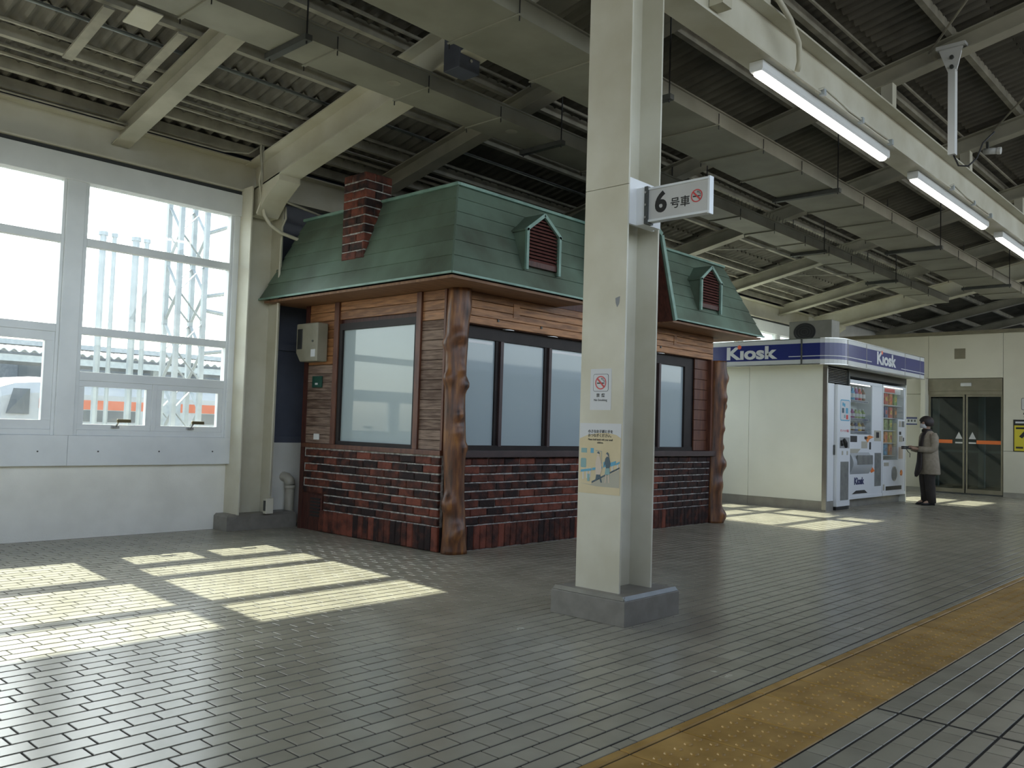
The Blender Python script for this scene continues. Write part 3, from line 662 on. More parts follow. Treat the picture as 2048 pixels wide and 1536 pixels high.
for a, b in zip(ZS[:-1], ZS[1:]):
    course((lx(a), fy(a), a), (gl(a), fy(a), a), (gl(b), fy(b), b), (lx(b), fy(b), b), (0, -1, .356))
    course((gr(a), fy(a), a), (rx(a), fy(a), a), (rx(b), fy(b), b), (gr(b), fy(b), b), (0, -1, .356))
    course((lx(a), by(a), a), (lx(a), fy(a), a), (lx(b), fy(b), b), (lx(b), by(b), b), (-1, 0, .378))
    course((rx(a), fy(a), a), (rx(a), by(a), a), (rx(b), by(b), b), (rx(b), fy(b), b), (1, 0, .61))
    course((rx(a), by(a), a), (lx(a), by(a), a), (lx(b), by(b), b), (rx(b), by(b), b), (0, 1, .39))
zt = ZS[-1]
put('roof_deck', MB().box(lx(zt), rx(zt), fy(zt), by(zt), zt-.01, zt+.004), 'copper', hut)
def bead(p0, p1, wd=.045, ht=.03, m='patina'): put('ridge_trim', MB().obox(p0, p1, wd, ht), m, hut, bevel=.004)
z = zt+.012
bead((lx(zt), fy(zt)-.01, z), (gl(zt), fy(zt)-.01, z)); bead((gr(zt), fy(zt)-.01, z), (rx(zt), fy(zt)-.01, z))
bead((lx(zt)-.01, fy(zt)-.03, z), (lx(zt)-.01, by(zt)+.03, z)); bead((rx(zt)+.01, fy(zt), z), (rx(zt)+.01, by(zt), z))
ze = 2.513
for p, q in (((lx(ze)-.012, fy(ze)-.012, ze), (gl(ze), fy(ze)-.012, ze)), ((gr(ze), fy(ze)-.012, ze), (rx(ze)+.012, fy(ze)-.012, ze)), ((lx(ze)-.012, fy(ze)-.012, ze), (lx(ze)-.012, by(ze), ze))):
    put('eave_trim', MB().obox(p, q, .02, .018), 'patina', hut)
put('hip_trim', MB().obox((lx(2.52)-.006, fy(2.52)-.006, 2.52), (lx(zt)-.002, fy(zt)-.002, zt), .018, .018), 'copper', hut)
for a, b, c, d in ((5.09, 6.99, 5.465, 5.87), (8.63, 10.83, 5.465, 5.87), (5.09, 5.53, 5.87, 8.5), (10.3, 10.83, 5.87, 8.5), (5.53, 10.3, 8.2, 8.5)):
    put('soffit_board', MB().box(a, b, c, d, 2.472, 2.497), 'soffit', hut)
put('ceiling_fill', MB().box(5.53, 10.4, 5.87, 8.2, 2.47, 2.50), 'woodred', hut)
# front gable between the two roof slopes
gb = empty('front_gable'); gb.parent = hut; ORG[gb.name] = org(hut)
PK, GT = (7.81, 3.72), 3.43
put('gable_wall', MB().poly([(gl(2.49), 5.865, 2.47), (gr(2.49), 5.865, 2.47), (gr(GT), 5.865, GT), (PK[0], 5.865, PK[1]), (gl(GT), 5.865, GT)], (0, 1, 0), .03), 'woodred', gb)
for sgn, g in ((1, gr), (-1, gl)):
    lo_, hi_, pk = Vector((g(2.49), 0, 2.49)), Vector((g(GT), 0, GT)), Vector((PK[0], 0, PK[1]))
    for p, q in ((lo_, hi_), (hi_, pk)):
        d = (q-p).normalized(); nrm = Vector((d.z, 0, -d.x))*sgn
        if nrm.z < 0 and abs(d.z) < .9: nrm = -nrm
        back = 6.2
        def slab(nm, m, o0, o1, ya, yb):
            vs = [Vector((t.x, yv, t.z))+nrm*o for yv in (ya, yb) for t, o in ((p, o0), (q, o0), (q, o1), (p, o1))]
            put(nm, MB().add(vs, [(0,1,2,3),(7,6,5,4),(0,4,5,1),(1,5,6,2),(2,6,7,3),(3,7,4,0)]), m, gb)
        slab('gable_lining', 'woodred', -.02, 0, 5.47, back); slab('gable_slope', 'copper', 0, .018, 5.45, back); slab('barge_trim', 'patina', -.012, .04, 5.425, 5.452)
def dormer(xc):
    d = empty('dormer'); d.parent = hut; ORG[d.name] = org(hut)
    fyd, hw, zb_, ze_, zp = 5.465, .245, 2.690, 3.085, 3.262
    out = [(-hw, zb_), (-hw, ze_), (0, zp), (hw, ze_), (hw, zb_)]
    for i in range(4):
        (a, za), (b, zc) = out[i], out[i+1]
        p, q = Vector((xc+a, 0, za)), Vector((xc+b, 0, zc)); dd = (q-p).normalized(); nrm = Vector((-dd.z, 0, dd.x))
        ext = (.0 if i in (0, 3) else .03)
        def slab(nm, m, o0, o1, ya, yb, e0=0, e1=0):
            pp, qq = p-dd*e0, q+dd*e1
            vs = [Vector((t.x, yv, t.z))+nrm*o for yv in (ya, yb) for t, o in ((pp, o0), (qq, o0), (qq, o1), (pp, o1))]
            put(nm, MB().add(vs, [(0,1,2,3),(7,6,5,4),(0,4,5,1),(1,5,6,2),(2,6,7,3),(3,7,4,0)]), m, d)
        if i in (0, 3): slab('dormer_cheek', 'copper', -.008, .006, fyd+.002, 5.80)
        else: slab('dormer_roof', 'copper', -.006, .012, fyd+.0, 5.86, .03 if i == 1 else 0, .03 if i == 2 else 0)
        slab('dormer_trim', 'patina', -.022, .012, fyd-.018, fyd+.006, .02 if i == 1 else 0, .02 if i == 2 else 0)
    put('louvre_back', MB().poly([(xc-hw+.01, fyd+.045, 2.75), (xc+hw-.01, fyd+.045, 2.75), (xc+hw-.01, fyd+.045, ze_), (xc, fyd+.045, zp-.02), (xc-hw+.01, fyd+.045, ze_)], (0, 1, 0), .01), 'black', d)
    put('louvre_base', MB().box(xc-hw+.015, xc+hw-.015, fyd+.01, fyd+.05, 2.735, 2.785), 'woodred', d)
    n = 13
    for k in range(n):
        z = 2.80+k*.0335; ww = hw-.02 if z < ze_-.01 else (hw-.02)*(zp-z)/(zp-ze_)
        if ww < .03: continue
        put('louvre_slat', MB().obox((xc-ww, fyd+.025, z), (xc+ww, fyd+.025, z), .034, .010, up=(0, -.62, .8)), mat_louvre, d)
mat_louvre = mat('oxblood louvre', (0.095, 0.030, 0.026), (0.13, 0.045, 0.036), rough=0.55, scale=12)
dormer(6.283); dormer(9.487)
# --- chimney
ch = empty('chimney'); ch.parent = hut; ORG[ch.name] = org(hut)
cx0, cx1, cy0, cy1, cz0, cz1 = 5.188, 5.505, 6.866, 7.215, 2.82, 3.685
put('chimney_core', MB().box(cx0-.006, cx1, cy0-.006, cy1, cz0, cz1-.02), 'mortar', ch)
rowh = .0875
for k in range(int((cz1-cz0)/rowh)+1):
    z = cz0+rowh*(k+.5)-.01
    if z+rowh/2 > cz1+.02: break
    splits = ((0, .215, .349) if k % 2 else (0, .11, .349))
    for a, b in zip(splits[:-1], splits[1:]): inst('brick', bmesh_for(b-a, rowh), (cx0+.014, cy0+(a+b)/2, z), ch, 'brick', rot=-math.pi/2)
    splits = ((-.02, .11, .317) if k % 2 else (-.02, .205, .317))
    for a, b in zip(splits[:-1], splits[1:]):
        if cx0+a > lx(z+rowh/2)+.03: continue
        inst('brick', bmesh_for(b-a, rowh), (cx0+(a+b)/2, cy0+.014, z), ch, 'brick')
put('chimney_cap', MB().box(cx0, cx1, cy0, cy1, cz1-.03, cz1-.002), 'mortar_dark', ch)

# --- fittings on the hut wall
mb = MB().extrude([(7.82,2.25),(8.22,2.25),(8.22,1.93),(8.14,1.83),(7.82,1.83)], (HX0-.16, 0, 0), (HX0-.022, 0, 0), (0, 1, 0), (0, 0, 1))
mt = empty('meter_box', (HX0, 8.02, 1.83), label='beige electricity meter box on the hut wall beside the shaded slate panel', cat='meter box')
put('case', mb, 'beige', mt, bevel=.012)
put('meter_window', MB().box(HX0-.166, HX0-.158, 8.10, 8.19, 1.97, 2.19), 'black', mt, bevel=.003)
put('lock', MB().tube([(HX0-.17, 7.90, 2.05), (HX0-.158, 7.90, 2.05)], .012, 10), 'darkmetal', mt)
put('note', MB().box(HX0-.162, HX0-.159, 7.85, 7.93, 1.88, 1.96), 'sticker', mt)
gp = empty('number_plate', (HX0, 8.0, 1.62), label='small dark green plate screwed under the meter box', cat='plate')
put('plate', MB().box(HX0-.02, HX0-.001, 7.915, 8.09, 1.555, 1.68), 'green', gp, bevel=.003); put('mark', MB().box(HX0-.022, HX0-.02, 7.98, 8.03, 1.585, 1.605), 'sticker', gp)
so_ = empty('wall_socket', (HX0, 7.98, 1.0), label='tiny white socket low on the hut boards', cat='socket')
put('plate', MB().box(HX0-.014, HX0, 7.935, 8.03, .985, 1.05), 'white', so_, bevel=.003)

# ------------------------------------------------------------------ kiosk booth
kb = empty('kiosk_booth', (15.4, 7.0, 0), label='pale panelled kiosk booth with a blue banded fascia', cat='kiosk')
KX, KY = 13.58, 5.72
for a, b in ((5.76, 7.045), (7.05, 8.3)):
    put('wall_panel', MB().box(KX, KX+.05, a, b, .155, 2.36), 'booth', kb, bevel=.003)
    put('kick_plate', MB().box(KX-.004, KX+.05, a, b, 0, .153), 'kick', kb)
put('corner_strip', MB().box(KX-.008, KX+.03, KY-.03, 5.76, 0, 2.34), 'chrome', kb)
put('carcass', MB().box(KX+.05, 17.3, 6.35, 8.3, 0, 2.4), 'booth', kb)
put('front_base', MB().box(14.5, 17.26, KY+.10, KY+.6, 0, .145), 'kick', kb)
put('recess_back', MB().box(14.5, 17.3, KY+.30, KY+.6, .145, 2.34), 'black', kb)
put('shutter_box', MB().box(14.45, 17.3, KY-.02, KY+.5, 2.225, 2.36), mat('dark shutter slats', (.055, .05, .042), (.085, .08, .065), rough=.5, stretch=(1, 1, 30), scale=3), kb)
put('divider_post', MB().box(14.445, 14.50, KY-.035, KY+.3, 0, 2.30), 'darkmetal', kb)
put('end_cheek', MB().box(17.27, 17.31, KY-.02, 6.4, 0, 2.36), 'booth', kb)
for k in range(9): put('louvre_slat', MB().obox((13.63, KY-.012, 2.09+k*.027), (14.43, KY-.012, 2.09+k*.027), .02, .012, up=(0, -.5, .86)), 'chrome', kb)
put('louvre_frame', MB().box(13.61, 14.445, KY+.015, KY+.04, 2.07, 2.335), 'black', kb)
put('top_deck', MB().box(13.40, 17.30, 5.50, 8.35, 2.345, 2.38), 'booth', kb); put('top_deck', MB().box(13.40, 17.30, 5.50, 8.35, 2.70, 2.74), 'booth', kb)
FP = []
R = .36; fx0, fy0 = 13.28, 5.40
FP += [(fx0, 8.35), (fx0, fy0+R)]
for k in range(1, 9): a = math.pi+k*math.pi/16; FP.append((fx0+R+R*math.cos(a), fy0+R+R*math.sin(a)))
FP += [(17.36, fy0)]
def strip(nm, pts, z0, z1, o0, o1, m, par=kb):
    n = len(pts); N = []
    for i in range(n):
        d = Vector((*pts[min(i+1, n-1)], 0))-Vector((*pts[max(i-1, 0)], 0)); d.normalize(); N.append(Vector((d.y, -d.x, 0)))
    if N[0].x > 0: N = [-q for q in N]
    vs = []
    for i in range(n):
        p = Vector((*pts[i], 0)); q = N[i]
        vs += [p+q*o0+Vector((0, 0, z0)), p+q*o1+Vector((0, 0, z0)), p+q*o1+Vector((0, 0, z1)), p+q*o0+Vector((0, 0, z1))]
    fs = []
    for i in range(n-1):
        for k in range(4): fs.append((i*4+k, i*4+(k+1) % 4, i*4+4+(k+1) % 4, i*4+4+k))
    fs += [(0, 1, 2, 3), tuple((n-1)*4+k for k in (3, 2, 1, 0))]
    return put(nm, MB().add(vs, fs), m, par)
fas = empty('fascia'); fas.parent = kb; ORG[fas.name] = org(kb)
strip('fascia_board', FP, 2.345, 2.745, -.04, 0, 'fascia', fas)
strip('blue_band', FP, 2.415, 2.675, 0, .003, 'blue', fas)
strip('bottom_rim', FP, 2.33, 2.347, -.06, .012, 'chrome', fas); strip('top_rim', FP, 2.743, 2.757, -.05, .008, 'chrome', fas)
i0 = [(fx0, 6.21)]+FP[1:-1]+[(14.68, fy0)]
strip('pinstripe', i0, 2.462, 2.474, .003, .0045, 'letter', fas)
strip('pinstripe', [(16.1, fy0), (17.36, fy0)], 2.446, 2.458, .003, .0045, 'letter', fas)
for yy in (5.99, 7.9): put('seam_strip', MB().box(fx0-.012, fx0, yy-.012, yy+.012, 2.345, 2.745), 'darkmetal', fas)
for x in (13.66, 14.45, 16.3, 17.12): put('seam_strip', MB().box(x-.006, x+.006, fy0-.006, fy0, 2.345, 2.745), 'kick', fas)
text('lettering', 'K\u0131osk', .285, (fx0-.004, 6.89, 2.538), FACE_MX, 'letter', fas, sx=1.36, bold=.011)
text('lettering', 'K\u0131osk', .285, (15.35, fy0-.004, 2.545), FACE_MY, 'letter', fas, sx=1.36, bold=.011)
Flat((fx0-.004, 7.085, 2.655), FACE_MX, fas).disc('letter_dot', 0, 0, .036, .034, 'orange')
Flat((15.155, fy0-.004, 2.662), FACE_MY, fas).disc('letter_dot', 0, 0, .036, .034, 'orange')

def tel():
    t = empty('ticket_machine', (14.2, KY, 0), label='slim white machine with a blue outlined sticker at the booth corner', cat='machine')
    put('side_panel', MB().box(13.615, 13.885, KY-.02, KY+.03, .155, 2.06), 'machine', t, bevel=.003); put('side_kick', MB().box(13.615, 13.885, KY-.022, KY+.03, 0, .153), 'kick', t)
    put('cabinet', MB().box(13.90, 14.435, KY-.075, KY+.25, .06, 2.05), 'machine', t, bevel=.008)
    put('foot', MB().box(13.93, 14.41, KY-.05, KY+.2, 0, .06), 'black', t)
    f = Flat((14.20, KY-.0755, 1.635), FACE_MY, t)
    f.rrect('sticker_border', -.20, .20, -.175, .175, .04, mat('sky blue', (.10, .38, .55), rough=.4)); f.rrect('sticker', -.183, .183, -.158, .158, .03, 'sticker', .0008)
    for u, v, a, m in ((-.09, .10, .03, 'pblue'), (-.03, .085, .03, 'pblue'), (-.09, -.005, .045, 'pdark'), (.07, -.005, .05, 'pblue'), (-.02, -.10, .03, 'pteal'), (.08, -.11, .04, 'redink')): f.rect('sticker_mark', u-a, u+a, v-a*.9, v+a*.9, m, .0016)
    text('lettering', '\u30bb\u30f3-\u30d8\u30c3\u30c8\u8ca9\u58f2', .05, (14.19, KY-.077, 1.295), FACE_MY, 'redink', t)
    put('recess', MB().box(13.99, 14.39, KY-.078, KY-.074, 1.01, 1.19), mat('recess grey', (.32, .33, .32), rough=.5), t)
    put('receiver', MB().tube([(14.12, KY-.09, 1.16), (14.16, KY-.11, 1.10), (14.22, KY-.09, 1.035)], [.025, .03, .028], 8), 'black', t, smooth=True); put('receiver', MB().tube([(14.03, KY-.09, 1.14), (14.04, KY-.10, 1.05)], .02, 8), 'black', t, smooth=True)
    put('dark_panel', MB().box(14.03, 14.36, KY-.079, KY-.0745, .16, .79), 'smoked', t)
    for u in (14.08, 14.28): put('coin_slot', MB().box(u, u+.05, KY-.079, KY-.075, .90, .965), 'pgrey', t)
    put('hinge', MB().box(13.862, 13.895, KY-.04, KY-.02, .90, 1.06), 'darkmetal', t)
tel()
PACK = {'green': (.14, .22, .05), 'blue': (.06, .22, .38), 'navy': (.04, .06, .18), 'red': (.42, .05, .04), 'orange': (.52, .17, .03), 'purple': (.20, .04, .16), 'yellow': (.52, .36, .05), 'brown': (.12, .06, .03), 'teal': (.05, .22, .22), 'pale green': (.28, .34, .14)}
for kx, cc in PACK.items(): M['pack_'+kx] = mat(kx+' wrapper', cc, tuple(min(1, q*1.8+.03) for q in cc), rough=.4, scale=22, lo=.42, hi=.58)
def bottle(cx, z, hh, colr, lab, nm, grp, cat='drink', yv=KY+.10):
    b = empty(nm, (cx, yv, z), label=lab, cat=cat, group=grp)
    if nm == 'drink_bottle':
        r = .042; prof = ((r*.9, 0), (r, .02), (r, hh*.58), (r*.42, hh*.80), (r*.42, hh*.90))
        put('body', MB().rings([[Vector((cx+q*math.cos(a*math.pi/5), yv+q*math.sin(a*math.pi/5), z+h)) for a in range(10)] for q, h in prof]), 'pack_'+colr, b, smooth=True)
        put('cap', MB().tube([(cx, yv, z+hh*.9), (cx, yv, z+hh)], r*.5, 10), 'sticker', b)
        put('paper_band', MB().rings([[Vector((cx+(r+.002)*math.cos(a*math.pi/5), yv+(r+.002)*math.sin(a*math.pi/5), z+h)) for a in range(10)] for h in (hh*.2, hh*.5)]), 'sticker', b)
    else:
        ww = .075; pts = [(-ww, 0), (ww, 0), (ww*.94, .02), (ww, hh*.5), (ww*.94, hh-.02), (ww, hh), (-ww, hh), (-ww*.94, hh-.02), (-ww, hh*.5), (-ww*.94, .02)]
        put('pouch', MB().extrude(pts, (cx, yv-.018, z), (cx, yv+.018, z), (1, 0, 0), (0, 0, 1)), 'pack_'+colr, b, bevel=.008)
        put('print', MB().box(cx-ww*.55, cx+ww*.55, yv-.0195, yv-.0185, z+hh*.32, z+hh*.68), 'pack_'+{'red': 'yellow', 'orange': 'red', 'yellow': 'red', 'green': 'yellow', 'blue': 'navy', 'navy': 'red', 'brown': 'orange', 'purple': 'yellow', 'teal': 'blue', 'pale green': 'green'}[colr], b)
ORD = ('first', 'second', 'third', 'fourth', 'fifth', 'sixth', 'seventh')
def machine1():
    a0, a1, zb0, zt0 = 14.52, 16.04, .17, 2.175; fy_ = KY-.02
    t = empty('vending_machine', (15.28, KY, .15), label='white vending machine with three drink rows and a large rounded delivery bin', cat='vending machine')
    put('cabinet', MB().box(a0, a1, KY+.27, KY+.62, zb0, zt0), 'machine', t)
    for q in ((a0, a1, zb0, 1.25), (a0, a1, 2.115, zt0), (15.55, a1, 1.25, 2.115), (a0, a0+.02, 1.25, 2.115)): put('front_panel', MB().box(q[0], q[1], fy_, KY+.27, q[2], q[3]), 'machine', t, bevel=.006)
    put('display_back', MB().box(a0+.02, 15.55, KY+.25, KY+.27, 1.25, 2.115), 'interior', t)
    put('display_glass', MB().box(a0+.02, 15.55, fy_+.012, fy_+.018, 1.25, 2.115), 'vglass', t)
    rows = ((1.84, .235, ('green', 'teal', 'blue', 'purple', 'red', 'brown')), (1.53, .165, ('orange', 'red', 'purple', 'pale green', 'pale green', 'green')), (1.31, .16, ('brown', 'yellow', 'brown', 'navy', 'yellow', 'brown')))
    for r, (z, hh, cs) in enumerate(rows):
        put('price_rail', MB().box(a0+.02, 15.47, KY+.02, KY+.04, z-.045, z-.003), 'sticker', t)
        put('shelf', MB().box(a0+.02, 15.47, KY+.04, KY+.25, z-.02, z-.003), 'interior', t)
        mbn = MB()
        for k in range(14): put('price_button', MB().poly([(a0+.05+k*.064, KY+.02, z-.040), (a0+.085+k*.064, KY+.02, z-.040), (a0+.072+k*.064, KY+.02, z-.010), (a0+.037+k*.064, KY+.02, z-.010)], (0, -1, 0), .002), 'navyink', t)
        for k, cl in enumerate(cs): bottle(a0+.11+k*.158, z-.002, hh, cl, '%s %s bottle, %s along the %s row of the white drink machine' % (cl, 'drink', ORD[k], ('top', 'middle', 'bottom')[r]), 'drink_bottle', 'bottles in the drink machine')
    put('upper_strip_light', MB().box(a0+.05, 15.2, KY+.23, KY+.25, 1.74, 1.80), 'white', t)
    put('display_tube', MB().tube([(a0+.06, KY+.005, 2.105), (15.5, KY+.005, 2.105)], .009, 8), 'vlamp', t)
    def pl(nm, x0, x1, z0, z1, m, d=.004): put(nm, MB().box(x0, x1, fy_-d, fy_+.001, z0, z1), m, t, bevel=.002)
    pl('bill_slot', 14.54, 14.86, 1.115, 1.22, 'black'); pl('keypad', 15.06, 15.33, 1.01, 1.13, 'pgrey'); pl('card_reader', 15.42, 15.50, .99, 1.12, 'black'); pl('coin_recess', 15.65, 15.98, 1.14, 1.33, 'pgrey'); pl('coin_plate', 15.74, 15.86, 1.20, 1.30, 'black', .012)
    put('tray_lip', MB().poly([(14.52, fy_, 1.0), (15.0, fy_, 1.0), (14.86, fy_, .93), (14.52, fy_, .93)], (0, -1, 0), .012), 'pgrey', t)
    n = 10; arc = [(fy_-.075*math.sin(math.pi*k/n), .57+.37*k/n) for k in range(n+1)]
    put('delivery_bin', MB().extrude([(yv, zv) for yv, zv in arc], (14.53, 0, 0), (15.41, 0, 0), (0, 1, 0), (0, 0, 1)), mat('bin grey', (.42, .45, .47), rough=.35), t)
    put('bin_flap', MB().box(14.70, 15.38, fy_-.084, fy_-.06, .735, .895), 'smoked', t, bevel=.006)
    pl('inspection_strip', 15.68, 15.99, .34, .93, 'smoked'); put('toe_notch', MB().poly([(14.66, fy_, .235), (15.36, fy_, .235), (15.22, fy_, .29), (14.84, fy_, .29)], (0, -1, 0), .003), 'black', t)
    put('notice_tag', MB().poly([(15.46, fy_-.003, .70), (15.54, fy_-.003, .70), (15.68, fy_-.003, .61), (15.52, fy_-.003, .58), (15.46, fy_-.003, .62)], (0, -1, 0), .003), 'doororange', t)
    put('notice_tag', MB().poly([(15.18, fy_-.004, 1.19), (15.42, fy_-.004, 1.24), (15.62, fy_-.004, 1.21), (15.42, fy_-.004, 1.17), (15.34, fy_-.004, 1.11), (15.28, fy_-.004, 1.15)], (0, -1, 0), .004), 'pack_orange', t)
    put('notice_tag', MB().box(15.20, 15.30, fy_-.010, fy_-.004, 1.17, 1.215), 'black', t)
    text('lettering', 'Kiosk', .16, (14.965, fy_-.002, .445), FACE_MY, 'navyink', t, sx=1.15, bold=.008)
    put('base_bar', MB().box(a0, a1, fy_-.01, KY+.2, .15, .205), 'machine', t, bevel=.004)
machine1()
def machine2():
    a0, a1, zb0, zt0 = 16.07, 17.25, .17, 2.175; fy_ = KY-.02
    t = empty('vending_machine', (16.66, KY, .15), label='white snack vending machine with five rows of pouches and a round return hatch', cat='vending machine')
    put('cabinet', MB().box(a0, a1, KY+.27, KY+.62, zb0, zt0), 'machine', t)
    for q in ((a0, a1, zb0, .80), (a0, a1, 2.15, zt0), (16.86, a1, .80, 1.56), (17.19, a1, 1.56, 2.15), (a0, a0+.035, .80, 2.15)): put('front_panel', MB().box(q[0], q[1], fy_, KY+.27, q[2], q[3]), 'machine', t, bevel=.006)
    put('display_back', MB().box(a0+.03, 17.19, KY+.25, KY+.27, .80, 2.15), 'interior', t)
    put('display_glass', MB().poly([(a0+.03, fy_+.01, .80), (16.86, fy_+.01, .80), (16.86, fy_+.01, 1.56), (17.19, fy_+.01, 1.56), (17.19, fy_+.01, 2.15), (a0+.03, fy_+.01, 2.15)], (0, 1, 0), .006), 'vglass', t)
    put('display_tube', MB().tube([(a0+.06, KY+.005, 2.14), (17.16, KY+.005, 2.14)], .009, 8), 'vlamp', t)
    put('header_sign', MB().box(16.12, 17.16, KY+.04, KY+.06, 2.03, 2.145), 'sticker', t); put('header_print', MB().box(16.32, 16.84, KY+.036, KY+.04, 2.05, 2.12), 'redink', t)
    rows = ((1.82, .22, 4, ('yellow', 'red', 'orange', 'green')), (1.58, .205, 4, ('orange', 'navy', 'red', 'brown')), (1.35, .20, 3, ('red', 'pale green', 'green')), (1.12, .20, 3, ('teal', 'orange', 'yellow')), (.89, .20, 3, ('teal', 'blue', 'orange')))
    for r, (z, hh, n, cs) in enumerate(rows):
        put('shelf', MB().box(a0+.035, 17.18 if n == 4 else 16.85, KY+.02, KY+.25, z-.02, z-.003), 'sticker', t)
        for k in range(n): bottle(16.235+k*.245, z-.002, hh, cs[k], '%s snack pouch, %s along the %s row of the snack machine' % (cs[k], ORD[k], ('top', 'second', 'third', 'fourth', 'bottom')[r]), 'snack_pouch', 'pouches in the snack machine', 'snack', KY+.08)
    def pl(nm, x0, x1, z0, z1, m, d=.004): put(nm, MB().box(x0, x1, fy_-d, fy_+.001, z0, z1), m, t, bevel=.002)
    pl('coin_panel', 16.90, 17.02, 1.42, 1.53, 'pgrey'); pl('card_reader', 17.06, 17.16, 1.42, 1.53, 'smoked', .014); pl('bill_slot', 16.92, 17.02, 1.27, 1.33, 'black'); pl('key_pad', 16.92, 17.10, 1.14, 1.25, 'pgrey'); pl('coin_return', 17.13, 17.18, 1.15, 1.22, 'black')
    pl('price_card', 16.90, 17.12, .82, 1.04, 'pskin'); pl('maker_plate', 16.14, 16.38, .69, .755, 'pgrey'); pl('toe_slot', 16.24, 17.06, .245, .32, 'black'); pl('data_plate', 16.10, 16.17, .25, .36, 'pgrey')
    f = Flat((16.655, fy_, .545), FACE_MY, t); f.disc('hatch_ring', 0, 0, .14, .135, 'chrome', 0, .012); f.disc('hatch', 0, 0, .12, .115, 'smoked', .012, .003)
    f = Flat((17.04, fy_, .555), FACE_MY, t); f.disc('coin_cup', 0, 0, .06, .055, 'pack_orange', 0, .006)
    put('base_bar', MB().box(a0, a1, fy_-.01, KY+.2, .15, .205), 'machine', t, bevel=.004)
machine2()
# outdoor unit on the booth
ac = empty('air_conditioner', (14.05, 6.12, 2.74), label='grey outdoor air conditioning unit on top of the kiosk booth', cat='air conditioner')
put('case', MB().box(13.90, 14.22, 5.76, 6.50, 2.78, 3.12), mat('unit grey', (.20, .195, .165), (.24, .235, .20), rough=.5), ac, bevel=.01)
for yy in (5.85, 6.38): put('foot', MB().box(13.92, 14.20, yy-.03, yy+.03, 2.74, 2.78), 'darkmetal', ac)
put('fan_recess', MB().rings([[Vector((13.899, 6.225+r*1.18*math.cos(a*math.pi/16), 2.935+r*.92*math.sin(a*math.pi/16))) for a in range(32)] for r in (.165,)]+[[Vector((13.893, 6.225+.160*1.18*math.cos(a*math.pi/16), 2.935+.160*.92*math.sin(a*math.pi/16))) for a in range(32)]]), 'black', ac)
for r in (.05, .09, .13): put('guard_ring', MB().tube([(13.888, 6.225+r*1.18*math.cos(a*math.pi/12), 2.935+r*.92*math.sin(a*math.pi/12)) for a in range(25)], .003, 4), 'darkmetal', ac)
put('badge', MB().box(13.886, 13.892, 6.13, 6.25, 2.795, 2.82), 'sign', ac)
cb = MB().tube([(15.6, 8.45, 4.0), (15.6, 8.42, 3.6), (15.6, 8.4, 3.2), (15.6, 8.38, 2.75)], .03, 8)
link('drain_hose', cb.mesh('drain_hose'), 'steel', smooth=True, label='cream hose running down the wall behind the outdoor unit', cat='hose')

# ------------------------------------------------------------------ hanging ducts
def cable_duct(nm, y0, y1, zb_, label, straps, rods):
    d = empty(nm, (8, (y0+y1)/2, zb_), label=label, cat='cable duct')
    xs = [-6]+straps+[19.4]
    for a, b in zip(xs[:-1], xs[1:]):
        put('cover_panel', MB().box(a+.004, b-.004, y0, y1, zb_, zb_+.012), 'duct', d)
    for yv in (y0, y1-.012): put('side_rail', MB().extrude([(0,0),(.012,0),(.012,.13),(-.02 if yv == y0 else .035,.13),(-.02 if yv == y0 else .035,.118),(0,.118)], (-6, yv, zb_+.012), (19.4, yv, zb_+.012), (0, 1, 0), (0, 0, 1)), 'duct', d)
    for i, x in enumerate(straps):
        if x in rods:
            put('hanger_bar', MB().box(x-.03, x+.03, y0-.08, y1+.06, zb_-.05, zb_-.005), 'darkmetal', d)
            for yv in (y0-.05, y1+.03): put('hanger_rod', MB().tube([(x, yv, zb_-.07), (x, yv, zb(yv)+.22)], .007, 6), 'black', d)
        else:
            put('strap', MB().box(x-.014, x+.014, y0-.03, y1+.02, zb_-.014, zb_-.002), 'duct', d)
            for yv in (y0-.02, y1+.01): put('strap_bolt', MB().tube([(x, yv, zb_-.05), (x, yv, zb_+.10)], .005, 5), 'black', d)
    return d
sA = [-5.1, -4.1, -3.1, -2.1, -1.2, -.2, .8, 1.8, 2.8, 3.55, 3.85, 4.80, 5.70, 6.55, 7.5, 8.4, 9.4, 10.33, 11.32, 12.33, 12.95, 13.2, 14.1, 15.1, 16.1, 17.0, 18.0]
dA = cable_duct('cable_duct', 5.55, 5.98, 4.08, 'narrow cream cable duct hung in line over the hut roof', sA, (3.55, 6.55, 9.4, 12.95, 16.1))
sB = [-5.0, -4.0, -3.1, -2.2, -1.2, -.3, .65, 1.55, 2.5, 3.4, 4.32, 5.25, 6.2, 7.1, 8.0, 8.9, 9.8, 10.68, 11.66, 12.66, 13.6, 14.6, 15.6, 16.6, 17.6, 18.6]
dB = cable_duct('cable_duct', 4.06, 4.75, 4.08, 'wide cream cable duct hung between the narrow duct and the lit beam', sB, (6.2, 9.8, 13.6, 17.6))
mb = MB()
for k in range(70):
    x = 10.0+k*.1; mb.tube([(x, 5.555, 4.21), (x+random.uniform(-.02, .02), 5.54, 4.30)], .0035, 4)
put('bird_spikes', mb, 'darkmetal', dA, kind='stuff')
for x, yv in ((4.55, 5.70), (6.05, 5.72)):
    put('access_disc', MB().tube([(x, yv, 4.079), (x, yv, 4.076)], .06, 16), 'purlin', dA)
jb = empty('junction_box', (5.05, 5.3, 4.1), label='dark grey box fixed to the main rafter above the narrow duct', cat='box')
put('case', MB().box(4.86, 5.10, 5.22, 5.42, 4.20, 4.52), 'dark_panel', jb, bevel=.006); put('gland', MB().tube([(4.98, 5.20, 4.28), (4.98, 5.22, 4.28)], .015, 8), 'chrome', jb)
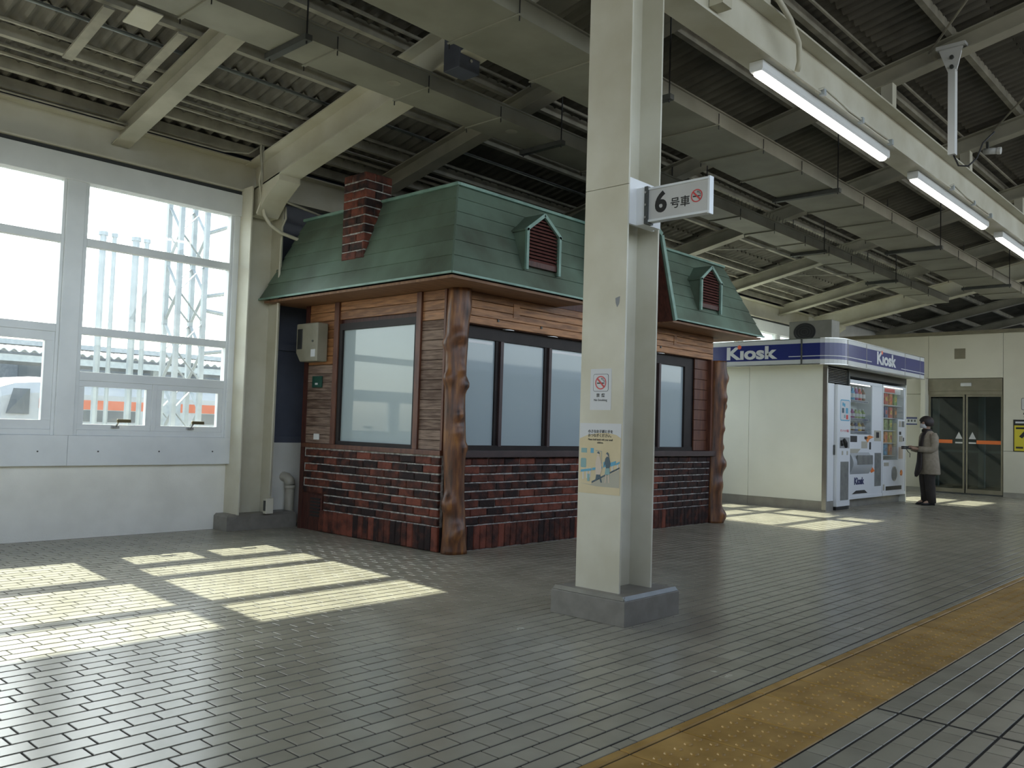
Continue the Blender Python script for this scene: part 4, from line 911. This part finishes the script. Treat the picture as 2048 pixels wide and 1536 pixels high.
for i, (x, yv) in enumerate(((6.46, 5.0), (9.42, 5.05), (12.28, 5.1), (15.12, 5.15))):
    z = zb(yv); hc = empty('rafter_clamp', (x, yv, z), label='black clamp with a dangling rod on the %s rafter past the main rafter' % ORD[i], cat='clamp', group='black clamps on the rafters')
    put('jaw', MB().box(x-.03, x+.03, yv-.035, yv+.035, z-.05, z+.06), 'black', hc, bevel=.008); put('rod', MB().tube([(x, yv, z-.05), (x, yv, z-.20)], .007, 6), 'black', hc); put('wheel', MB().tube([(x-.02, yv-.01, z-.02), (x+.035, yv-.01, z-.02)], .035, 10), 'black', hc)

# lit fixtures under the long beam
for i, (xa, xb) in enumerate(((6.40, 9.30), (10.20, 13.15), (13.88, 16.8), (17.6, 20.4))):
    lf = empty('light_fixture', ((xa+xb)/2, 3.31, 4.15), label=('lit white tube fixture nearest the car sign under the long beam', 'lit white tube fixture, second along the long beam', 'lit white tube fixture, third along the long beam', 'lit white tube fixture, last along the long beam')[i], cat='light', group='tube lights under the long beam')
    put('housing', MB().extrude([(-.06,.085),(.06,.085),(.06,.02),(.05,0),(-.05,0),(-.06,.02)], (xa, 3.31, 4.162), (xb, 3.31, 4.162), (0, 1, 0), (0, 0, 1)), 'white', lf)
    pr = [(.048*math.cos(math.pi+math.pi*k/8), .034*math.sin(math.pi+math.pi*k/8)) for k in range(9)]
    put('diffuser', MB().extrude(pr, (xa+.05, 3.31, 4.162), (xb-.05, 3.31, 4.162), (0, 1, 0), (0, 0, 1)), 'lamp', lf)
    put('cable', MB().tube([(xa+.9, 3.20, 4.25), (xa+1.0, 3.16, 4.30), (xa+1.6, 3.17, 4.272), (xa+2.6, 3.17, 4.272)], .012, 6), 'steel', lf, smooth=True)
    for xx in (xa+1.0, xa+1.9, xa+2.7): put('clip', MB().box(xx-.02, xx+.02, 3.15, 3.20, 4.235, 4.29), 'galv', lf)
cd1 = link('conduit_bend', MB().tube([(5.4, 3.12, 4.74), (6.0, 3.12, 4.74), (6.35, 3.12, 4.72), (6.62, 3.12, 4.62), (6.78, 3.12, 4.48), (6.82, 3.13, 4.34), (6.82, 3.15, 4.26)], .024, 8).mesh('conduit_bend'), 'steel', smooth=True, label='cream conduit curving down the long beam to the tube light', cat='conduit')
hg = empty('hanger_post', (9.42, 2.66, 4.1), label='white hanger post bolted to a rafter beyond the lit beam', cat='hanger')
put('gusset', MB().poly([(9.33, 2.78, 5.20), (9.33, 2.55, 5.20), (9.33, 2.61, 4.95), (9.33, 2.69, 4.95)], (1, 0, 0), .02), 'white', hg)
put('gusset_cap', MB().box(9.30, 9.40, 2.52, 2.80, 5.20, 5.235), 'white', hg)
put('post', MB().box(9.31, 9.39, 2.615, 2.685, 4.09, 4.97), 'white', hg, bevel=.003)
put('bolt', MB().tube([(9.305, 2.65, 5.10), (9.33, 2.65, 5.10)], .02, 8), 'darkmetal', hg); put('bolt', MB().tube([(9.305, 2.65, 5.0), (9.33, 2.65, 5.0)], .02, 8), 'darkmetal', hg)
put('loop_cable', MB().tube([(9.36, 2.64, 4.09), (9.38, 2.60, 3.98), (9.42, 2.52, 3.97), (9.46, 2.45, 4.05), (9.48, 2.40, 4.2), (9.5, 2.3, 4.3)], .009, 6), 'black', hg, smooth=True)

bc = empty('bullet_camera', (12.2, 3.0, 4.9), label='small white bullet camera under a rafter beyond the lit beam', cat='camera')
put('barrel', MB().tube([(12.12, 3.06, 4.925), (12.12, 2.90, 4.905)], .04, 12), 'white', bc, smooth=True); put('hood', MB().tube([(12.12, 2.90, 4.905), (12.12, 2.86, 4.90)], .046, 12), 'white', bc); put('bracket', MB().box(12.10, 12.14, 3.0, 3.03, 4.94, 5.04), 'darkmetal', bc)

# cables and pipe at the wall column
wb = empty('cable_bundle', (4.85, 8.35, 3.9), label='old cream cables and a conduit bend at the top of the wall column', cat='cable')
put('junction_disc', MB().tube([(4.85, 8.30, 4.33), (4.85, 8.25, 4.33)], .055, 14), 'steel', wb)
put('cable', MB().tube([(4.85, 8.27, 4.28), (4.83, 8.27, 4.1), (4.86, 8.28, 3.9), (4.87, 8.28, 3.7), (4.93, 8.26, 3.62), (5.2, 8.2, 3.56), (5.9, 8.3, 3.50), (6.5, 8.4, 3.46)], .014, 6), 'purlin', wb, smooth=True)
put('cable', MB().tube([(4.86, 8.29, 4.25), (4.88, 8.29, 4.0), (4.84, 8.29, 3.75), (4.88, 8.29, 3.55), (4.84, 8.31, 3.4)], .012, 6), 'steel', wb, smooth=True)
put('conduit_bend', MB().tube([(4.92, 8.32, 3.72), (4.91, 8.32, 3.52), (4.93, 8.31, 3.40), (5.0, 8.29, 3.30), (5.12, 8.27, 3.235), (5.3, 8.25, 3.20), (5.48, 8.23, 3.175), (5.60, 8.21, 3.155)], .020, 8), 'steel', wb, smooth=True)
put('cable', MB().tube([(5.20, 8.33, 3.55), (5.21, 8.33, 3.42), (5.17, 8.33, 3.32), (5.16, 8.33, 3.0), (5.16, 8.33, 2.0), (5.16, 8.33, .36)], .014, 6), 'steel', wb, smooth=True)
put('eaves_cable', MB().tube([(-5, 8.49, 4.03), (1.5, 8.49, 4.03), (3.9, 8.48, 4.03), (4.5, 8.44, 4.02), (4.75, 8.38, 4.05), (4.84, 8.3, 4.13)], .010, 6), 'purlin', wb, smooth=True)
sb = empty('outlet_box', (5.15, 8.35, .17), label='small grey outlet box at the foot of the wall column', cat='outlet')
put('case', MB().box(5.10, 5.19, 8.29, 8.35, .17, .335), 'steel', sb, bevel=.004); put('socket_face', MB().box(5.095, 5.10, 8.30, 8.34, .20, .31), 'darkmetal', sb)
vp = empty('vent_pipe', (5.52, 8.57, 0), label='cream plastic vent pipe with elbow behind the wall column plinth', cat='pipe')
put('riser', MB().tube([(5.56, 8.56, 0), (5.56, 8.56, .42)], .052, 14), 'pvc', vp, smooth=True)
put('collar', MB().tube([(5.56, 8.56, .41), (5.56, 8.56, .45)], .060, 14), 'pvc', vp, smooth=True)
put('elbow', MB().tube([(5.56, 8.56, .45), (5.557, 8.57, .50), (5.54, 8.60, .535), (5.52, 8.64, .545), (5.51, 8.66, .54)], .058, 14), 'pvc', vp, smooth=True)

# ------------------------------------------------------------------ signs on the column
sg = empty('car_number_sign', (4.55, 2.88, 2.5), label='white projecting sign reading 6 with a red no smoking mark on the column', cat='sign')
put('panel', MB().box(4.545, 4.585, 2.650, 3.075, 2.522, 2.718), 'sign', sg)
for q in ((2.642, 3.085, 2.716, 2.730), (2.642, 3.085, 2.510, 2.524)): put('frame_rail', MB().box(4.538, 4.592, q[0], q[1], q[2], q[3]), 'alu', sg)
put('frame_rail', MB().box(4.542, 4.588, 2.638, 2.652, 2.505, 2.735), 'alu', sg)
put('wall_bracket', MB().box(4.53, 4.60, 3.075, 3.10, 2.50, 2.74), 'darkmetal', sg); put('mount', MB().box(4.54, 4.72, 3.10, 3.166, 2.50, 2.74), 'white', sg)
for z in (2.54, 2.62, 2.70): put('bolt', MB().tube([(4.522, 3.088, z), (4.53, 3.088, z)], .008, 8), 'chrome', sg)
text('numeral', '6', .175, (4.544, 2.985, 2.62), FACE_MX, 'ink', sg, bold=.0065)
text('lettering', '\u53f7\u8eca', .072, (4.544, 2.845, 2.600), FACE_MX, 'ink', sg, bold=.0006)
Flat((4.5445, 2.728, 2.625), FACE_MX, sg).nosmoke(0, 0, .040)
ns = empty('no_smoking_sticker', (4.418, 3.32, 1.31), label='white no smoking sticker on the column above the cream poster', cat='sticker')
f = Flat((X0-.0005, 3.3225, 1.44), FACE_MX, ns)
f.rect('sheet', -.083, .083, -.13, .133, 'sticker')
f.rrect('pictogram_border', -.060, .060, -.012, .100, .014, 'ink', .0008); f.rrect('pictogram_field', -.0575, .0575, -.0095, .0975, .012, 'sticker', .0014)
f.at = f.P(0, 0, .0018); f.nosmoke(0, .044, .043)
text('lettering', '\u7981  \u7159', .026, (X0-.0016, 3.3225, 1.402), FACE_MX, 'ink', ns, bold=.0004); text('lettering', 'No Smoking', .021, (X0-.0016, 3.3225, 1.373), FACE_MX, 'ink', ns)
po = empty('safety_poster', (4.418, 3.32, .78), label='cream safety poster of people holding hands on the column', cat='poster')
f = Flat((X0-.0005, 3.315, 1.0), FACE_MX, po)
f.rect('sheet', -.166, .160, -.222, .225, 'sticker')
f.poly('warm_field', [(-.166, -.222), (.160, -.222), (.160, .135), (.12, .155), (.06, .165), (-.02, .163), (-.10, .15), (-.166, .125)], 'pcream', .0008)
text('lettering', '\u5c0f\u3055\u306a\u304a\u5b50\u69d8\u3068\u624b\u3092', .022, (X0-.0022, 3.315, 1.172), FACE_MX, 'ink', po, bold=.0003)
text('lettering', '\u304a\u3064\u306a\u304e\u304f\u3060\u3055\u3044\u3002', .022, (X0-.0022, 3.315, 1.146), FACE_MX, 'ink', po, bold=.0004)
text('lettering', 'Please hold hands with your small', .0165, (X0-.0022, 3.315, 1.121), FACE_MX, 'ink', po, sx=.86, bold=.0004); text('lettering', 'children.', .0165, (X0-.0022, 3.315, 1.102), FACE_MX, 'ink', po, sx=.86, bold=.0004)
h = .0016
f.poly('drawn_floor', [(-.16, -.16), (-.07, -.165), (.155, -.06), (.155, -.175), (-.02, -.175)], 'pgrey', h)
f.rect('drawn_window', -.15, -.105, .035, .065, 'pteal', h); f.rrect('drawn_window', -.152, -.108, -.06, .0, .008, 'pteal', h); f.rect('drawn_number', -.075, -.05, .035, .066, 'pblue', h)
f.poly('drawn_edge', [(-.06, -.158), (.155, -.055), (.155, -.045), (-.06, -.145)], 'pdark', h+.0006)
for a, b, v0, v1 in ((-.15, -.065, -.09, -.075), (-.06, .02, -.075, -.06), (.03, .06, -.055, -.02), (.085, .125, -.045, -.02), (.128, .155, -.035, -.022)):
    f.poly('drawn_rail', [(a, v0), (b, v0+.012), (b, v1+.012), (a, v1)], 'pblue', h+.0008)
for a in (-.13, -.10, -.075, .05, .10, .14): f.rect('drawn_post', a-.004, a+.004, -.14+(a+.15)*.25, -.075+(a+.15)*.2, 'sticker', h+.0006)
f.rect('drawn_case', -.096, -.078, -.145, -.10, 'pteal', h+.001)
f.poly('drawn_door', [(-.035, .055), (.015, .05), (.018, -.03), (.012, -.03), (.010, .044), (-.035, .048)], 'pgrey', h)
f.poly('drawn_figure', [(-.03, -.10), (-.032, -.02), (-.02, .018), (.0, .016), (.014, -.03), (.018, -.075), (.005, -.10)], 'pskin', h+.0012); f.disc('drawn_head', -.012, .032, .010, .012, 'pskin', h+.0012); f.poly('drawn_hair', [(-.024, .036), (-.012, .047), (.0, .036), (-.004, .03), (-.02, .036)], 'pdark', h+.0016)
f.poly('drawn_legs', [(-.024, -.10), (.006, -.10), (.022, -.148), (.012, -.15), (-.002, -.115), (-.02, -.135), (-.03, -.132)], 'pdark', h+.0014)
f.poly('drawn_figure', [(.033, -.045), (.045, .005), (.058, .018), (.074, .012), (.086, -.03), (.078, -.055), (.05, -.058), (.045, -.03), (.030, -.055)], 'pdark', h+.0012); f.disc('drawn_head', .058, .028, .010, .013, 'pskin', h+.0012); f.poly('drawn_hair', [(.047, .03), (.058, .045), (.07, .034), (.074, .01), (.066, .02), (.056, .033)], 'pdark', h+.0016)
f.poly('drawn_skirt', [(.048, -.058), (.078, -.055), (.082, -.095), (.042, -.098)], 'pteal', h+.0014); f.poly('drawn_legs', [(.048, -.098), (.056, -.098), (.052, -.15), (.044, -.15)], 'pskin', h+.0014); f.poly('drawn_legs', [(.068, -.098), (.076, -.098), (.08, -.148), (.072, -.148)], 'pskin', h+.0014)

# signs on the end wall
ep = empty('event_poster', (EX, 4.5, 1.0), label='yellow illustrated poster in a dark frame beside the sliding door', cat='poster')
f = Flat((EX-.001, 4.44, 1.345), FACE_MX, ep)
f.rect('frame_board', -.31, .31, -.345, .345, 'ink', 0, .012); f.rect('sheet', -.29, .29, -.33, .22, 'yellow', .012); f.disc('print_shape', .05, -.1, .13, .16, 'pskin', .0135); f.rect('print_line', -.26, -.1, .14, .18, 'ink', .0135); f.rect('print_line', -.26, -.12, -.28, -.24, 'ink', .0135)
f.poly('print_shape', [(-.2, -.02), (-.1, .10), (-.04, .06), (-.14, -.06)], 'ink', .0135)
f.rect('title_print', -.27, -.05, .265, .305, 'sticker', .012); f.rect('title_print', -.02, .25, .265, .305, 'sticker', .012)
es = empty('notice_sign', (EX, 4.45, 1.75), label='white notice plate above the yellow poster', cat='sign')
f = Flat((EX-.001, 4.40, 2.0), FACE_MX, es); f.rrect('border', -.2, .2, -.10, .16, .03, 'darkmetal'); f.rrect('field', -.19, .19, -.09, .15, .025, 'sign', .0008); f.rect('print_line', -.16, .16, -.20, -.16, 'ink'); f.rect('print_line', -.16, .1, -.26, -.235, 'pgrey')
ws = empty('wall_notice', (EX, 6.85, 1.5), label='small white notice with blue bands on the end wall behind the person', cat='sign')
f = Flat((EX-.001, 6.86, 1.625), FACE_MX, ws); f.rect('sheet', -.12, .12, -.09, .09, 'sticker'); f.rect('blue_band', -.12, .12, .05, .09, 'blue', .0008); f.rect('blue_band', -.12, .12, -.09, -.06, 'blue', .0008)
for u_ in (-.07, 0, .07): f.rect('print_mark', u_-.02, u_+.02, -.02, .03, 'darkmetal', .0008)

# ------------------------------------------------------------------ person at the machines
def skin_mesh(name, chains, m, root_loc, parent=None, levels=2, **kw):
    bm = bmesh.new(); sk = bm.verts.layers.skin.verify(); idx = {}
    def V(key, co, r):
        if key in idx: return idx[key]
        v = bm.verts.new(co); v[sk].radius = (r, r); idx[key] = v
        return v
    first = True
    for ch in chains:
        prev = None
        for key, co, r in ch:
            v = V(key, co, r)
            if first: v[sk].use_root = True; first = False
            if prev is not None and bm.edges.get((prev, v)) is None: bm.edges.new((prev, v))
            prev = v
    me = bpy.data.meshes.new(name); bm.to_mesh(me); bm.free()
    o = link(name, me, m, parent, **kw)
    a = o.modifiers.new('skin', 'SKIN'); a.use_smooth_shade = True
    b = o.modifiers.new('smooth', 'SUBSURF'); b.levels = levels; b.render_levels = levels
    return o
def build_person():
    ch = [[('pel', (0, 0, .86), .115), ('sp', (0, 0, 1.02), .115), ('cst', (0, 0, 1.20), .125), ('nb', (.01, 0, 1.32), .075), ('nk', (.03, 0, 1.385), .048), ('hd', (.05, 0, 1.45), .072), ('hd2', (.052, 0, 1.52), .086), ('hd3', (.045, 0, 1.575), .06)]]
    ch.append([('hd', (.05, 0, 1.45), .07), ('nose', (.128, 0, 1.478), .018)])
    for s in (-1, 1):
        n = 'L' if s > 0 else 'R'
        ch.append([('pel', 0, 0), (n+'hip', (.0, s*.09, .80), .088), (n+'kn', (.02, s*.092, .46), .062), (n+'an', (-.02, s*.09, .09), .042), (n+'bal', (.08, s*.10, .045), .036), (n+'toe', (.14, s*.105, .035), .026)])
        ch.append([('cst', 0, 0), (n+'sh', (-.01, s*.16, 1.27), .062), (n+'el', (.0, s*.205, 1.04), .046), (n+'wr', (.24, s*.10, 1.02), .027), (n+'pa', (.295, s*.075, 1.03), .030), (n+'pb', (.33, s*.06, 1.035), .028)])
        for i, (dy, L, r) in enumerate(((.030, .050, .0085), (.010, .058, .009), (-.010, .054, .009), (-.028, .042, .008))):
            b = Vector((.335, s*.06+dy*.6, 1.04)); c1 = b+Vector((L*.6, -s*.01+dy*.25, .012)); c2 = c1+Vector((L*.35, -s*.022, -.012)); c3 = c2+Vector((.004, -s*.022, -.008))
            ch.append([(n+'pb', 0, 0), (n+'f%d0' % i, b, r*1.15), (n+'f%d1' % i, c1, r), (n+'f%d2' % i, c2, r*.9), (n+'f%d3' % i, c3, r*.75)])
        ch.append([(n+'pa', 0, 0), (n+'t0', (.305, s*.045, 1.055), .012), (n+'t1', (.335, s*.030, 1.072), .010), (n+'t2', (.360, s*.022, 1.070), .008)])
    loc = Vector((16.87, 5.17, 0)); rz = math.radians(135)
    p = skin_mesh('person', ch, 'skin', loc, label='person in a taupe coat and face mask looking down beside the snack machine', cat='person')
    p.location = loc; p.rotation_euler.z = rz
    def cloth(nm, mb, m, smooth=True): o = link(nm, mb.mesh(nm), m, p, smooth=smooth); return o
    def ell(cx, cyy, z, a, b, n=20): return [Vector((cx+a*math.cos(2*math.pi*k/n), cyy+b*math.sin(2*math.pi*k/n), z)) for k in range(n)]
    c = MB().rings([ell(-.03, 0, .56, .155, .225), ell(-.03, 0, .58, .165, .235), ell(-.02, 0, .75, .162, .225), ell(-.01, 0, .92, .152, .205), ell(-.005, 0, 1.05, .152, .198), ell(-.005, 0, 1.18, .150, .205), ell(-.005, 0, 1.27, .130, .195), ell(.005, 0, 1.325, .095, .135), ell(.018, 0, 1.36, .075, .085)])
    for s in (-1, 1): c.tube([(-.01, s*.15, 1.285), (-.012, s*.185, 1.23), (-.008, s*.215, 1.12), (.0, s*.215, 1.04), (.05, s*.195, 1.01), (.14, s*.15, 1.01), (.235, s*.105, 1.02)], [.07, .078, .07, .066, .064, .058, .05], 14)
    cloth('coat', c, 'coat')
    cl = MB().rings([ell(.02, 0, 1.335, .088, .098), ell(.025, 0, 1.375, .086, .092), ell(.025, 0, 1.39, .07, .076), ell(.02, 0, 1.35, .06, .06)]); cloth('collar', cl, 'hair')
    t = MB()
    for s in (-1, 1): t.tube([(0, s*.085, .86), (.005, s*.09, .70), (.015, s*.092, .46), (-.01, s*.09, .20), (-.015, s*.09, .045)], [.115, .108, .090, .082, .086], 16)
    cloth('trousers', t, 'trouser')
    for s in (-1, 1):
        rows = []
        for k, (x, w, hh) in enumerate(((-.075, .022, .035), (-.06, .038, .062), (-.01, .042, .072), (.05, .045, .062), (.11, .048, .05), (.15, .040, .038), (.172, .018, .022))):
            rows.append([Vector((x, s*.098+w*math.cos(2*math.pi*q/12), max(.003, hh*.5+hh*.5*math.sin(2*math.pi*q/12)))) for q in range(12)])
        cloth('shoe', MB().rings(rows), 'black')
    # hair: bob with full back
    hm = MB(); rows = []
    for i in range(13):
        th = math.pi*(.02+.70*i/12); ring = []
        for k in range(24):
            a = 2*math.pi*k/24; rr = 1.0
            fr = max(0, math.cos(a)); z = 1.515+.118*math.cos(th)
            face = fr > .55 and z < 1.535
            sc = .78 if face else 1.0
            ring.append(Vector((.033+.128*math.sin(th)*math.cos(a)*sc*(1.0 if math.cos(a) > 0 else 1.06), .113*math.sin(th)*math.sin(a)*sc, z)))
        rows.append(ring)
    hm.rings(rows); cloth('hair', hm, 'hair')
    mk = MB(); rows = []
    for i in range(6):
        z = 1.405+.085*i/5; b = .012*math.sin(math.pi*i/5)
        rows.append([Vector((.048+(.088+b)*math.cos(a), (.078+b*.4)*math.sin(a), z)) for a in [math.radians(-75+150*k/12) for k in range(13)]])
    vs = [q for r in rows for q in r]; fs = [(i*13+k, i*13+k+1, i*13+14+k, i*13+13+k) for i in range(5) for k in range(12)]
    mk.add(vs, fs); m_ = cloth('face_mask', mk, 'sticker'); so2 = m_.modifiers.new('thick', 'SOLIDIFY'); so2.thickness = .003
    for s in (-1, 1):
        cloth('eye', MB().rings([[Vector((.128+.004*q, s*.032+.012*w_*math.cos(a*math.pi/4), 1.512+.006*w_*math.sin(a*math.pi/4))) for a in range(8)] for q, w_ in ((0, 1), (1, .6))]), 'black')
        cloth('ear', MB().rings([[Vector((.045+.018*w_*math.cos(a*math.pi/4), s*(.083+.01*q), 1.495+.03*w_*math.sin(a*math.pi/4))) for a in range(8)] for q, w_ in ((0, 1), (1, .7))]), 'skin')
    sc = MB(); rows = []
    for (x, y_, z, a, b) in ((.06, .05, 1.37, .03, .05), (.13, .05, 1.25, .022, .05), (.165, .05, 1.08, .022, .06), (.175, .04, .95, .03, .07), (.18, .04, .78, .03, .085), (.20, .05, .66, .035, .10), (.235, .05, .56, .025, .075), (.25, .05, .52, .012, .03)):
        rows.append([Vector((x+a*math.cos(2*math.pi*k/12), y_+b*math.sin(2*math.pi*k/12), z+.015*math.sin(k*2.1))) for k in range(12)])
    cloth('scarf', sc.rings(rows), 'hair')
    wv = empty('wallet', (0, 0, 0), label='black folded wallet held in the hands of the person', cat='wallet')
    wv.location = loc; wv.rotation_euler.z = rz; ORG[wv.name] = Vector((0, 0, 0))
    put('cover', MB().box(.345, .475, -.055, .05, 1.010, 1.038).box(.345, .475, -.055, .05, 1.042, 1.065).box(.345, .352, -.055, .05, 1.010, 1.065), 'black', wv, bevel=.004)
    put('strap', MB().tube([(.40, -.02, 1.02), (.37, -.02, .97), (.33, -.01, .93), (.34, 0, .86)], .006, 6), 'black', wv)
build_person()

# ------------------------------------------------------------------ outside the windows
tr = empty('train_car', (14, 26, -1.1), label='white commuter train with an orange stripe seen through the window', cat='train')
TX0, TX1, TY = 7.7, 40.0, 26.0
prof = [(0, -.6), (0, 1.75), (.25, 2.05), (.9, 2.22), (2.0, 2.22), (2.65, 2.05), (2.9, 1.75), (2.9, -.6)]
rows = []
for x, e in ((TX0, .72), (TX0+.12, .86), (TX0+.45, .96), (TX0+1.0, 1.0), (TX1, 1.0)):
    rows.append([Vector((x, TY+1.45+(a-1.45)*e, .8+(b-.8)*e)) for a, b in prof])
put('car_body', MB().rings(rows), 'trainwhite', tr)
put('stripe', MB().box(TX0+1.0, TX1, TY-.012, TY, 1.33, 1.60), 'trainorange', tr); put('lower_stripe', MB().box(TX0+1.0, TX1, TY-.012, TY, .62, .70), 'trainorange', tr)
put('cab_window', MB().poly([(TX0+.18, TY+.02, 1.15), (TX0+.75, TY-.012, 1.15), (TX0+.75, TY-.012, 1.85), (TX0+.35, TY+.05, 1.85)], (0, -1, 0), .01), 'traindark', tr)
put('end_window', MB().box(TX0-.02, TX0+.02, TY+.6, TY+2.3, 1.1, 1.75), 'traindark', tr)
put('chassis', MB().box(TX0+.6, TX1, TY+.3, TY+2.6, -1.15, -.5), 'traindark', tr)
for k in range(8):
    x = TX0+2.2+k*3.6
    put('car_window', MB().box(x, x+1.5, TY-.014, TY, .98, 1.31), 'traindark', tr)
    put('door_panel', MB().box(x+2.0, x+2.9, TY-.02, TY, -.4, 1.75), 'galv', tr)
    put('roof_unit', MB().box(x, x+1.6, TY+.9, TY+2.0, 2.2, 2.45), 'galv', tr)
cn = empty('platform_canopy', (14, 33, 0), label='far platform canopy with a scalloped sheet edge behind the train', cat='canopy')
mbc = MB(); n = 260
for x0_ in range(1): 
    vs = []; fs = []
    for yv, zz in ((32.5, 3.30), (37.5, 3.75)):
        for i in range(n*4+1): vs.append((2+i*.04, yv, zz+.05*math.cos(i*math.pi/4)))
    m_ = n*4+1
    for i in range(n*4): fs.append((i, i+1, m_+i+1, m_+i))
    mbc.add(vs, fs)
o = put('sheet_roof', mbc, 'outroof', cn); so3 = o.modifiers.new('thick', 'SOLIDIFY'); so3.thickness = .03
put('canopy_beam', MB().box(2, 44, 32.7, 32.85, 2.95, 3.18), 'galv', cn); put('canopy_beam', MB().box(2, 44, 36, 36.2, 3.0, 3.4), 'outgrey', cn)
for k in range(7): put('canopy_post', MB().box(4+k*6, 4.25+k*6, 35, 35.25, -1.15, 3.3), 'galv', cn)
put('platform_slab', MB().box(2, 44, 31, 38, -1.15, .0), 'outgrey', cn)
bd = empty('depot_building', (14, 48, 0), label='long dark depot building behind the far canopy', cat='building')
put('wall', MB().box(-10, 60, 48, 56, -1.15, 4.6), 'outgrey', bd); put('roof', MB().box(-10.5, 60.5, 47.6, 56.4, 4.6, 4.85), 'outroof', bd)
for k in range(14): put('window', MB().box(-8+k*4.6, -5.2+k*4.6, 47.96, 48, 2.2, 3.6), 'traindark', bd)
ms = empty('catenary_mast', (6.4, 13.0, -1.15), label='lattice overhead line mast with bracket arms outside the window', cat='mast')
mx0, mx1, my0, my1 = 6.18, 6.60, 12.8, 13.22
for x in (mx0, mx1):
    for yv in (my0, my1): put('mast_leg', MB().box(x-.035, x+.035, yv-.035, yv+.035, -1.15, 5.6), 'galv', ms)
for k in range(14):
    za = -1.0+k*.46
    a, b = (mx0, mx1) if k % 2 else (mx1, mx0)
    for yv in (my0, my1): put('lattice_bar', MB().obox((a, yv, za), (b, yv, za+.46), .012, .05, up=(0, 1, 0)), 'galv', ms)
    a, b = (my0, my1) if k % 2 else (my1, my0)
    for x in (mx0, mx1): put('lattice_bar', MB().obox((x, a, za), (x, b, za+.46), .012, .05, up=(1, 0, 0)), 'galv', ms)
for za, zc, L in ((3.1, 3.35, 1.0), (2.9, 2.75, 1.1), (2.2, 2.35, .9), (4.1, 4.55, .9)):
    put('bracket_arm', MB().tube([(mx1, 12.9, za), (mx1+L*.5, 12.7, (za+zc)/2), (mx1+L, 12.6, zc)], .035, 8), 'galv', ms)
    put('insulator', MB().tube([(mx1+L*.8, 12.62, zc-.02), (mx1+L*.8, 12.62, zc-.30)], .04, 8), 'outgrey', ms)
for i, (x, r) in enumerate(((5.25, .05), (5.42, .035), (5.75, .055), (5.92, .04))):
    sp = empty('signal_pole', (x, 13.4, -1.15), label='thin grey line pole, %s along from the window mullion' % ORD[i], cat='pole', group='line poles by the mast')
    put('shaft', MB().tube([(x, 13.4, -1.15), (x, 13.4, 3.9)], r, 8), 'galv', sp); put('cap', MB().tube([(x, 13.4, 3.9), (x, 13.4, 3.96)], r*1.4, 8), 'galv', sp)

# ------------------------------------------------------------------ unseen train added behind the viewer to block light from the track side
ot = empty('light_block_train', (6, -2.9, -1.1), label='white train added out of view behind the viewpoint to block track side light', cat='train')
OY = -1.35
oprof = [(OY, -.95), (OY-.05, .9), (OY-.16, 1.9), (OY-.45, 2.45), (OY-1.0, 2.72), (OY-2.2, 2.72), (OY-2.75, 2.45), (OY-3.04, 1.9), (OY-3.15, .9), (OY-3.2, -.95)]
put('car_body', MB().extrude(oprof, (-16, 0, 0), (42, 0, 0), (0, 1, 0), (0, 0, 1)), 'trainwhite', ot)
put('blue_band', MB().box(-16, 42, OY-.045, OY-.02, .45, .62), 'blue', ot)
for k in range(36): put('car_window', MB().box(-13.5+k*1.55, -12.5+k*1.55, OY-.09, OY-.035, .85, 1.45), 'traindark', ot)
